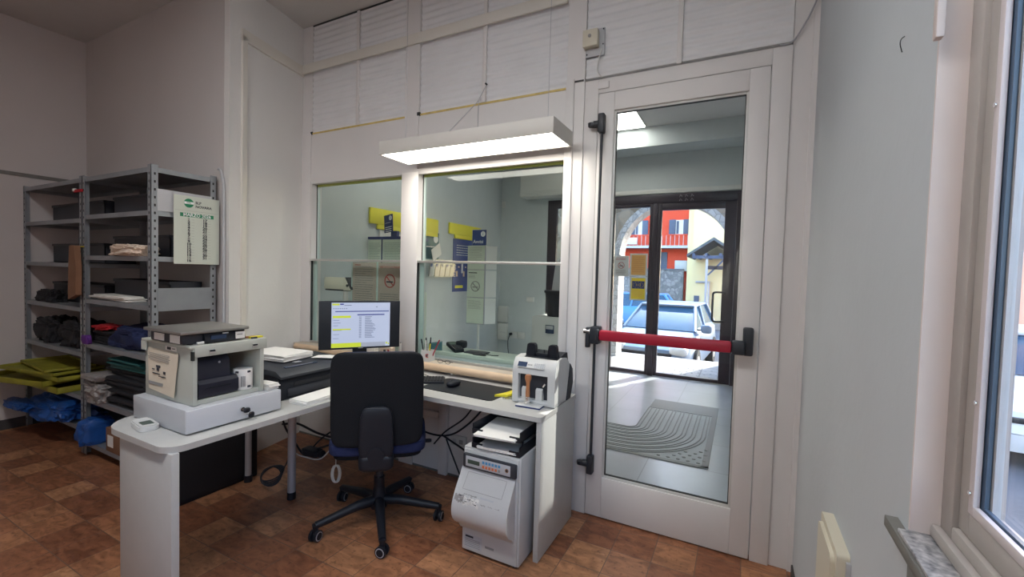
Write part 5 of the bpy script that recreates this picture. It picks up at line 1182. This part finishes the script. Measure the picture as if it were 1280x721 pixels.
# ---- pendant lamp
LZ = 2.19
lm = thing('pendant_lamp', 'long lit rectangular pendant lamp hanging in front of the counter windows', 'lamp', (-1.53, 2.31, LZ))
lx0, lx1, ly0, ly1 = -2.125, -.905, 2.165, 2.455
b = MB(); h_ = .085
b.box(lx0, lx1, ly0, ly0+.012, LZ, LZ+h_, 'lampbody', .002); b.box(lx0, lx1, ly1-.012, ly1, LZ, LZ+h_, 'lampbody', .002); b.box(lx0, lx0+.012, ly0+.012, ly1-.012, LZ, LZ+h_, 'lampbody'); b.box(lx1-.012, lx1, ly0+.012, ly1-.012, LZ, LZ+h_, 'lampbody'); b.box(lx0+.012, lx1-.012, ly0+.012, ly1-.012, LZ+h_-.01, LZ+h_, 'lampbody')
link('housing', b, lm)
b = MB(); b.box(lx0+.013, lx1-.013, ly0+.013, ly1-.013, LZ+.004, LZ+.010, 'lamp'); link('diffuser', b, lm)
b = MB(); b.tube([(-1.55, 2.545, 2.69), (-1.62, 2.545, 2.585), (-1.76, 2.32, LZ+h_)], .0025, 'leg', 6); b.tube([(-1.61, 2.545, 2.60), (-1.47, 2.32, LZ+h_)], .0020, 'leg', 6); b.cyl((-1.55, D-.012, 2.69), (-1.55, D-.03, 2.69), .006, 'black', 8); b.tube([(-1.0, 2.31, LZ+h_), (-1.0, 2.31, ZC)], .0015, 'leg', 6); b.tube([(-2.03, 2.31, LZ+h_), (-2.03, 2.31, ZC)], .0015, 'leg', 6)
link('hanging_wire', b, lm)
# two added ceiling lamps, out of view, put in to brighten the room
for (px_, py_, lab) in ((-2.0, .1, 'long added ceiling lamp, out of view, brightening the middle of the room'), (-.65, .1, 'long added ceiling lamp, out of view, near the right wall window')):
    lm2 = thing('added_ceiling_lamp', lab, 'lamp', (px_, py_, 3.38))
    b = MB(); b.box(px_-.6, px_+.6, py_-.15, py_+.15, 3.392, 3.469, 'lampbody', .003); link('housing', b, lm2); b = MB(); b.box(px_-.58, px_+.58, py_-.13, py_+.13, 3.38, 3.391, 'lamp_added'); link('diffuser', b, lm2)
# hall lamps
for (x0_, x1_, y0_, y1_, lab) in ((-1.72, -1.23, 5.52, 6.12, 'square lit ceiling panel in the hall near the entrance'), (-3.2, -2.6, 3.6, 4.2, 'square lit ceiling panel in the hall above the notice display')):
    hl = thing('ceiling_panel', lab, 'lamp', ((x0_+x1_)/2, (y0_+y1_)/2, ZC-.02)); b = MB(); b.box(x0_-.012, x1_+.012, y0_-.012, y1_+.012, ZC-.018, ZC-.0005, 'lampbody'); link('frame', b, hl); b = MB(); b.box(x0_, x1_, y0_, y1_, ZC-.022, ZC-.0185, 'hall_lamp'); link('diffuser', b, hl)

# ---- alarm siren with cable over the door
al = thing('alarm_box', 'small white box with round grey button above the glass door', 'alarm box', (-.82, D, 2.8))
b = MB(); b.box(-.880, -.792, D-.055, D-.013, 2.775, 2.870, 'plastic_cream', .003); link('cover', b, al)
b = MB(); b.box(-.872, -.760, D-.013, D-.004, 2.730, 2.885, 'drawer', .001)
for (x, z) in ((-.768, 2.876), (-.768, 2.79), (-.864, 2.745)): b.cyl((x, D-.017, z), (x, D-.0125, z), .004, 'black', 8)
link('back_plate', b, al)
b = MB(); b.cyl((-.838, D-.058, 2.832), (-.838, D-.054, 2.832), .010, 'ink_grey', 16); link('button', b, al)
b = MB(); b.tube(bez([(-.775, D-.012, 2.765), (-.79, D-.02, 2.70), (-.795, D-.015, 2.64), (-.77, D-.008, 2.60)], 20), .004, 'plastic_white', 6); link('cable', b, al)
cable('conduit', [(-3.345, 1.848, 2.13), (-3.32, 1.848, 2.12), (-3.29, 1.848, 2.05), (-3.278, 1.848, 1.9), (-3.275, 1.848, 1.2), (-3.275, 1.848, .012)], .010, 'grey conduit curving down the wall behind the right shelving unit', 'drawer')
cable('cable', [(.278, D-.006, 2.86), (.262, D-.02, 2.78), (.23, D-.012, 2.70), (.175, D-.006, 2.61), (.12, D-.006, 2.598)], .004, 'thin pale cable drooping in the top corner right of the glass door', 'leg')

# ---- right wall: junction box and hook
jb = thing('wall_box', 'cream plastic cover box low on the right wall', 'wall box', (XR, 1.5, .6))
b = MB(); b.prism(rounded_poly(1.41, 1.66, .20, .735, .012), 'x', XR-.0005, XR-.030, 'plastic_cream'); b.prism(rounded_poly(1.43, 1.64, .22, .715, .02), 'x', XR-.030, XR-.040, 'plastic_cream'); link('cover', b, jb)
b = MB(); b.box(XR-.010, XR-.0005, 1.400, 1.41, .21, .72, 'drawer'); link('back_plate', b, jb)
b = MB(); b.tube(bez([(XR-.0005, 1.206, 1.965), (XR-.006, 1.206, 1.960), (XR-.007, 1.207, 1.950), (XR-.002, 1.212, 1.935)], 12), .0010, 'black', 6); solo('wire_hook', b, 'tiny black wire hook on the right wall', 'hook')

# ---- calendar on the rack side (faces +x)
ca = thing('wall_calendar', 'March 2026 wall calendar with green header hung on the shelving side', 'calendar', (-3.33, 1.70, 1.45))
fr = frame3((-3.326, 1.70, 1.677), (0, 1, 0), (0, 0, 1))
b = MB(); b.box(-.142, .142, -.230, .228, -.0005, .0, 'calendar_paper', 0, fr); b.box(-.139, .143, -.228, .227, .0, .0008, 'calendar_paper', 0, fr); sh = link('sheet', b, ca)
b = MB(); b.box(-.105, .105, .088, .113, .0009, .0015, 'green_ink', 0, fr); add_text(b, 'MARZO 2026', .030, 'white_ink', fr @ Matrix.Translation((0, .1005, .0021)), bold=.0004)
v0 = [fr @ Vector((-.052, .180, .0012))]+[fr @ Vector((-.052+.030*cos(R(a_)), .180+.030*sin(R(a_)), .0012)) for a_ in range(0, 360, 15)]
b.add(v0, [(0, i, i % 24+1) for i in range(1, 25)], 'green_ink'); b.box(-.080, -.022, .174, .189, .0013, .0019, 'white_ink', 0, fr); add_text(b, 'CISL', .014, 'green_ink', fr @ Matrix.Translation((-.052, .1815, .0025)))
add_text(b, 'SLP', .025, 'ink', fr @ Matrix.Translation((-.012, .187, .002)), align='LEFT', bold=.0002); add_text(b, 'NOVARA', .025, 'ink', fr @ Matrix.Translation((-.012, .161, .002)), align='LEFT', bold=.0002)
b.box(-.135, .135, .128, .1290, .0009, .0013, 'ink_grey', 0, fr)
link('header_print', b, sh)
b = MB()
for d_ in range(1, 32):
    sun = d_ in (1, 8, 15, 22, 29); c_ = 0 if d_ <= 16 else 1; r_ = (d_-1) if d_ <= 16 else d_-17
    add_text(b, str(d_), .0235, 'ink_grey' if sun else 'ink', fr @ Matrix.Translation(((-.052, .048)[c_], .072-.0186*r_, .002)) @ Matrix.Diagonal((1.25, 1, 1, 1)), bold=.0006)
    b.box((-.035, .068)[c_], (-.018, .085)[c_], .070-.0186*r_, .0712-.0186*r_, .0009, .0013, 'ink_grey', 0, fr)
link('day_numbers', b, sh)

# ---- metal shelving
def rack(x0, x1, zs, zs_sd, lab, plates=False):
    y0, y1, H_ = 1.44, 1.835, 2.075
    t = thing('shelving_unit', lab, 'shelves', ((x0+x1)/2, (y0+y1)/2, 0))
    for (x, sx) in ((x0, 1), (x1, -1)):
        for (y, sy) in ((y0, 1), (y1, -1)):
            b = MB(); b.box(min(x, x+sx*.003), max(x, x+sx*.003), min(y, y+sy*.04), max(y, y+sy*.04), .002, H_, 'rack'); b.box(min(x, x+sx*.04), max(x, x+sx*.04), min(y, y+sy*.003), max(y, y+sy*.003), .002, H_, 'rack')
            if y == y0 or (x == x1):
                for k in range(40):
                    z = .06+.05*k
                    if z > H_-.03: break
                    b.box(x+sx*.022-.005, x+sx*.022+.005, y-.0008 if y == y0 else y1+.0, y if y == y0 else y1+.0008, z, z+.016, 'rack_dark')
                    xx = x1 if x == x1 else x0; b.box(xx-.0, xx+.0008, y+sy*.022-.005, y+sy*.022+.005, z, z+.016, 'rack_dark')
            link('upright', b, t)
    for z in zs:
        b = MB(); b.box(x0+.004, x1-.004, y0+.004, y1-.004, z-.004, z, 'rack'); b.box(x0+.042, x1-.042, y0+.0035, y0+.007, z-.032, z, 'rack'); b.box(x0+.042, x1-.042, y1-.007, y1-.0035, z-.032, z, 'rack'); b.box(x0+.0035, x0+.006, y0+.042, y1-.042, z-.032, z, 'rack'); b.box(x1-.006, x1-.0035, y0+.042, y1-.042, z-.032, z, 'rack')
        link('shelf', b, t)
    if plates:
        for (z0_, z1_) in ((1.785, 1.925), (1.135, 1.285)):
            b = MB(); b.box(x1+.0, x1+.003, y0+.035, y1-.035, z0_, z1_, 'drawer' if z0_ > 1.5 else 'rack'); link('side_plate', b, t)
    return t
zl = (.19, .43, .76, 1.10, 1.43, 1.765, 2.06); zr = (.10, .43, .84, 1.17, 1.49, 1.785, 2.06)
rack(-5.485, -4.345, zl, 0, 'left grey perforated steel shelving unit in the dim alcove')
rack(-4.335, -3.345, zr, 0, 'right grey steel shelving unit with the calendar on its side', True)
# contents
def crate(x0, x1, z, h, lab):
    b = MB(); y0, y1 = 1.60, 1.80; t_ = .006; z += .0015
    b.box(x0, x1, y0, y1, z, z+t_, 'darkgrey'); b.box(x0, x1, y0, y0+t_, z, z+h, 'darkgrey'); b.box(x0, x1, y1-t_, y1, z, z+h, 'darkgrey'); b.box(x0, x0+t_, y0, y1, z, z+h, 'darkgrey'); b.box(x1-t_, x1, y0, y1, z, z+h, 'darkgrey'); b.box(x0-.006, x1+.006, y0-.008, y0, z+h-.02, z+h, 'darkgrey', .002)
    solo('storage_crate', b, lab, 'crate', 'dark crates at the back of the shelves')
for i, (z, w) in enumerate(((1.765, 'top'), (1.43, 'second'), (1.10, 'third'))): crate(-5.40, -4.42, z, .16, 'wide dark crate at the back of the left unit, %s shelf' % w)
for i, (z, w) in enumerate(((1.785, 'top'), (1.49, 'second'), (1.17, 'third'))): crate(-4.26, -3.46, z, .15, 'wide dark crate at the back of the right unit, %s shelf' % w)
def folded(name, c, s, n, mt, lab, cat, seed=0, jit=.02, grp=None):
    rnd = random.Random(seed); b = MB(); z = c[2]+.001
    for i in range(n):
        h = s[2]/n; m_ = Matrix.Translation((c[0]+rnd.uniform(-jit, jit), c[1]+rnd.uniform(-jit, jit), 0)) @ Matrix.Rotation(rnd.uniform(-.08, .08), 4, 'Z')
        b.box(-s[0], s[0], -s[1], s[1], z, z+h*.9, mt, min(h*.3, .008), m_); z += h
    return solo(name, b, lab, cat, grp)
b = MB(); lump(b, (-3.68, 1.49, 1.492), (.19, .085, .042), 'envelope', 3, .22, freq=3.5, sub=5, sq=.5); solo('padded_envelope', b, 'beige padded envelope sticking out of the right unit, second shelf', 'envelope')
folded('paper_pile', (-4.0, 1.515, 1.172), (.26, .06, .035), 4, 'paper', 'wide pile of pale papers on the third shelf of the right unit', 'paper', 2)
b = MB(); lump(b, (-4.17, 1.53, .842+.105), (.11, .07, .018), 'red_cloth', 7, .3, sub=4, sq=.6); solo('red_cloth', b, 'red cloth on top of the dark folders, right unit', 'cloth')
folded('folder_stack', (-4.155, 1.57, .842), (.12, .10, .10), 5, 'black_matte', 'dark folders under the red cloth, right unit', 'folders', 3)
b = MB(); lump(b, (-4.25, 1.43, .842), (.05, .02, .035), 'purple_cloth', 8, .2, sub=3); solo('purple_pouch', b, 'small purple pouch at the shelf edge below the red cloth', 'pouch')
b = MB(); lump(b, (-3.80, 1.62, .842), (.27, .15, .085), 'navy', 9, .2, sub=5, sq=.45); solo('mail_bag', b, 'navy mail bag filling the fourth shelf of the right unit', 'bag')
folded('folder_stack', (-3.78, 1.57, .432+.26), (.22, .10, .07), 5, 'teal', 'teal folders on the dark pile, right unit lower bay', 'folders', 5)
folded('folder_stack', (-3.82, 1.62, .432), (.26, .14, .255), 9, 'black_matte', 'tall dark folder stack under the teal folders', 'folders', 6, .03)
b = MB(); lump(b, (-4.12, 1.50, .432), (.14, .10, .075), 'grey_bag', 11, .3, sub=5, sq=.5); solo('wrapped_papers', b, 'clear-wrapped crumpled papers beside the dark folder stack', 'papers')
folded('magazine_pile', (-4.14, 1.50, .432+.15), (.10, .10, .05), 3, 'grey_bag', 'grey magazines on top of the wrapped papers', 'magazines', 8)
for (x, z, lab, sd) in ((-5.15, 1.102, 'dark sacks on the third shelf of the left unit', 1), (-5.2, .762, 'black sacks on the fourth shelf of the left unit', 2), (-4.68, .762, 'black bag at the right of the fourth shelf, left unit', 3)):
    b = MB(); lump(b, (x, 1.56 if z < 1 else 1.51, z), (.18, .10 if z < 1 else .06, .055 if z > 1 else .11), 'black_matte', sd, .3, sub=5, sq=.5); solo('dark_sack', b, lab, 'sack')
for i, (x, y, z, s_, an, lab) in enumerate(((-4.93, 1.46, .432, (.36, .17, .05), 2, 'lowest yellow mail tray on the left unit'), (-5.06, 1.33, .482, (.36, .17, .045), 14, 'second yellow mail tray, sticking out to the left'), (-4.90, 1.44, .527, (.34, .16, .035), 4, 'third yellow mail tray of the pile'), (-5.0, 1.40, .562, (.36, .17, .025), 10, 'thin yellow mail sleeve on top of the trays'), (-5.0, 1.44, .587, (.33, .15, .02), -4, 'crumpled yellow sleeve, topmost of the pile'))):
    b = MB(); m_ = Matrix.Translation((x, y+.06, z)) @ Matrix.Rotation(R(an), 4, 'Z'); b.box(-s_[0], s_[0], -s_[1], s_[1], 0.001, .006, 'yellow_bag', 0, m_)
    for (a0, a1, c0, c1) in ((-s_[0], s_[0], -s_[1], -s_[1]+.008), (-s_[0], s_[0], s_[1]-.008, s_[1]), (-s_[0], -s_[0]+.008, -s_[1], s_[1]), (s_[0]-.008, s_[0], -s_[1], s_[1])): b.box(a0, a1, c0, c1, .001, s_[2]*.93, 'yellow_bag', .002, m_)
    solo('mail_tray', b, lab, 'tray', 'yellow mail trays on the left unit')
b = MB(); lump(b, (-4.86, 1.52, .192), (.36, .16, .085), 'blue_bag', 21, .35, freq=3, sub=5, sq=.55); solo('plastic_sack', b, 'big crumpled blue plastic sack on the bottom shelf of the left unit', 'sack')
b = MB(); lump(b, (-5.2, 1.33, .24), (.20, .06, .03), 'blue_bag', 24, .3, freq=3, sub=5, sq=.6); solo('plastic_sack', b, 'thin blue sack flopping over the front of the left unit', 'sack')
b = MB(); lump(b, (-4.22, 1.47, .102), (.07, .10, .10), 'blue_bag', 29, .2, sub=4); solo('plastic_sack', b, 'small blue sack on the bottom shelf of the right unit', 'sack')
b = MB(); b.box(-3.98, -3.70, 1.44, 1.70, .1015, .27, 'cardboard', .003); b.box(-3.95, -3.87, 1.4375, 1.4405, .14, .22, 'paper'); solo('cardboard_box', b, 'small brown cardboard box with white label, right unit bottom shelf', 'box')
b = MB(); lump(b, (-3.78, 1.50, .272), (.07, .05, .035), 'red_cloth', 31, .3, sub=3); solo('red_cloth', b, 'red bundle on top of the brown cardboard box', 'cloth')
b = MB(); b.box(-4.44, -4.31, 1.425, 1.437, 1.955, 1.975, 'red_cloth', .001); b.box(-4.46, -4.42, 1.424, 1.4365, 1.965, 1.985, 'paper', .001); solo('tag', b, 'red and white tag tied at the top of the shelving joint', 'tag')
b = MB(); b.box(-4.44, -4.30, 1.430, 1.4375, 1.55, 1.558, 'yellow', .001); solo('rubber_band', b, 'yellow band around the shelving joint', 'band')
b = MB(); b.prism([(-4.41, 1.56), (-4.33, 1.56), (-4.30, 1.40), (-4.31, 1.20), (-4.44, 1.16), (-4.43, 1.4)], 'y', 1.39, 1.424, 'cardboard'); solo('hanging_bag', b, 'brown bag hanging on the joint between the shelving units', 'bag')

# ------------------------------------------------------------------ light, sky, camera
w = bpy.data.worlds.new('Sky'); sc.world = w; w.use_nodes = True; nt = w.node_tree
bg = nt.nodes['Background']; sky = nt.nodes.new('ShaderNodeTexSky'); sky.sky_type = 'NISHITA'; sky.sun_disc = False
sky.sun_elevation = R(34); sky.sun_rotation = R(24); sky.altitude = 200; sky.air_density = 1.2; sky.dust_density = 2.0
nt.links.new(sky.outputs[0], bg.inputs['Color']); bg.inputs['Strength'].default_value = SKY
sn = bpy.data.lights.new('Sun', 'SUN'); sn.energy = SUN; sn.angle = R(.6); sn.color = (1, .94, .86)
so_ = bpy.data.objects.new('Sun', sn); COL.objects.link(so_)
dv = Vector((-.45, -1, -.75)).normalized(); so_.rotation_euler = dv.to_track_quat('-Z', 'Y').to_euler()
def portal(name, c, sx, sy, normal):
    l = bpy.data.lights.new(name, 'AREA'); l.shape = 'RECTANGLE'; l.size = sx; l.size_y = sy; l.cycles.is_portal = True
    o = bpy.data.objects.new(name, l); COL.objects.link(o); o.location = c; o.rotation_euler = Vector(normal).to_track_quat('-Z', 'Z').to_euler()
portal('Portal_window', (.42, .13, 1.87), 1.75, 1.75, (-1, 0, 0))
portal('Portal_rear_window', (.42, -2.1, 1.87), 1.6, 1.75, (-1, 0, 0))
portal('Portal_entrance', (-1.0, 6.75, 1.3), 2.0, 2.6, (0, -1, 0))
portal('Portal_hall_window', (.40, 4.9, 2.6), .8, 1.0, (-1, 0, 0))

cam = bpy.data.cameras.new('Camera'); co = bpy.data.objects.new('Camera', cam); COL.objects.link(co)
cam.sensor_width = 36; cam.lens = 36*552/1280; cam.clip_start = .02; cam.clip_end = 200
y_, p_, r_ = R(-27.41), R(2.07), R(1.577)
A = Matrix(((cos(y_), -sin(y_), 0), (0, 0, -1), (sin(y_), cos(y_), 0)))
P_ = Matrix(((1, 0, 0), (0, cos(p_), -sin(p_)), (0, sin(p_), cos(p_))))
Q_ = Matrix(((cos(r_), -sin(r_), 0), (sin(r_), cos(r_), 0), (0, 0, 1)))
Mx = Q_ @ P_ @ A
m4 = Matrix((Mx[0], -Mx[1], -Mx[2])).transposed().to_4x4(); m4.translation = (0, 0, 1.45)
co.matrix_world = m4; sc.camera = co
vs_ = sc.view_settings; sc.display_settings.display_device = 'sRGB'
vs_.view_transform = 'Standard'; vs_.look = 'None'; vs_.exposure = EXPO; vs_.gamma = 1; vs_.use_curve_mapping = False
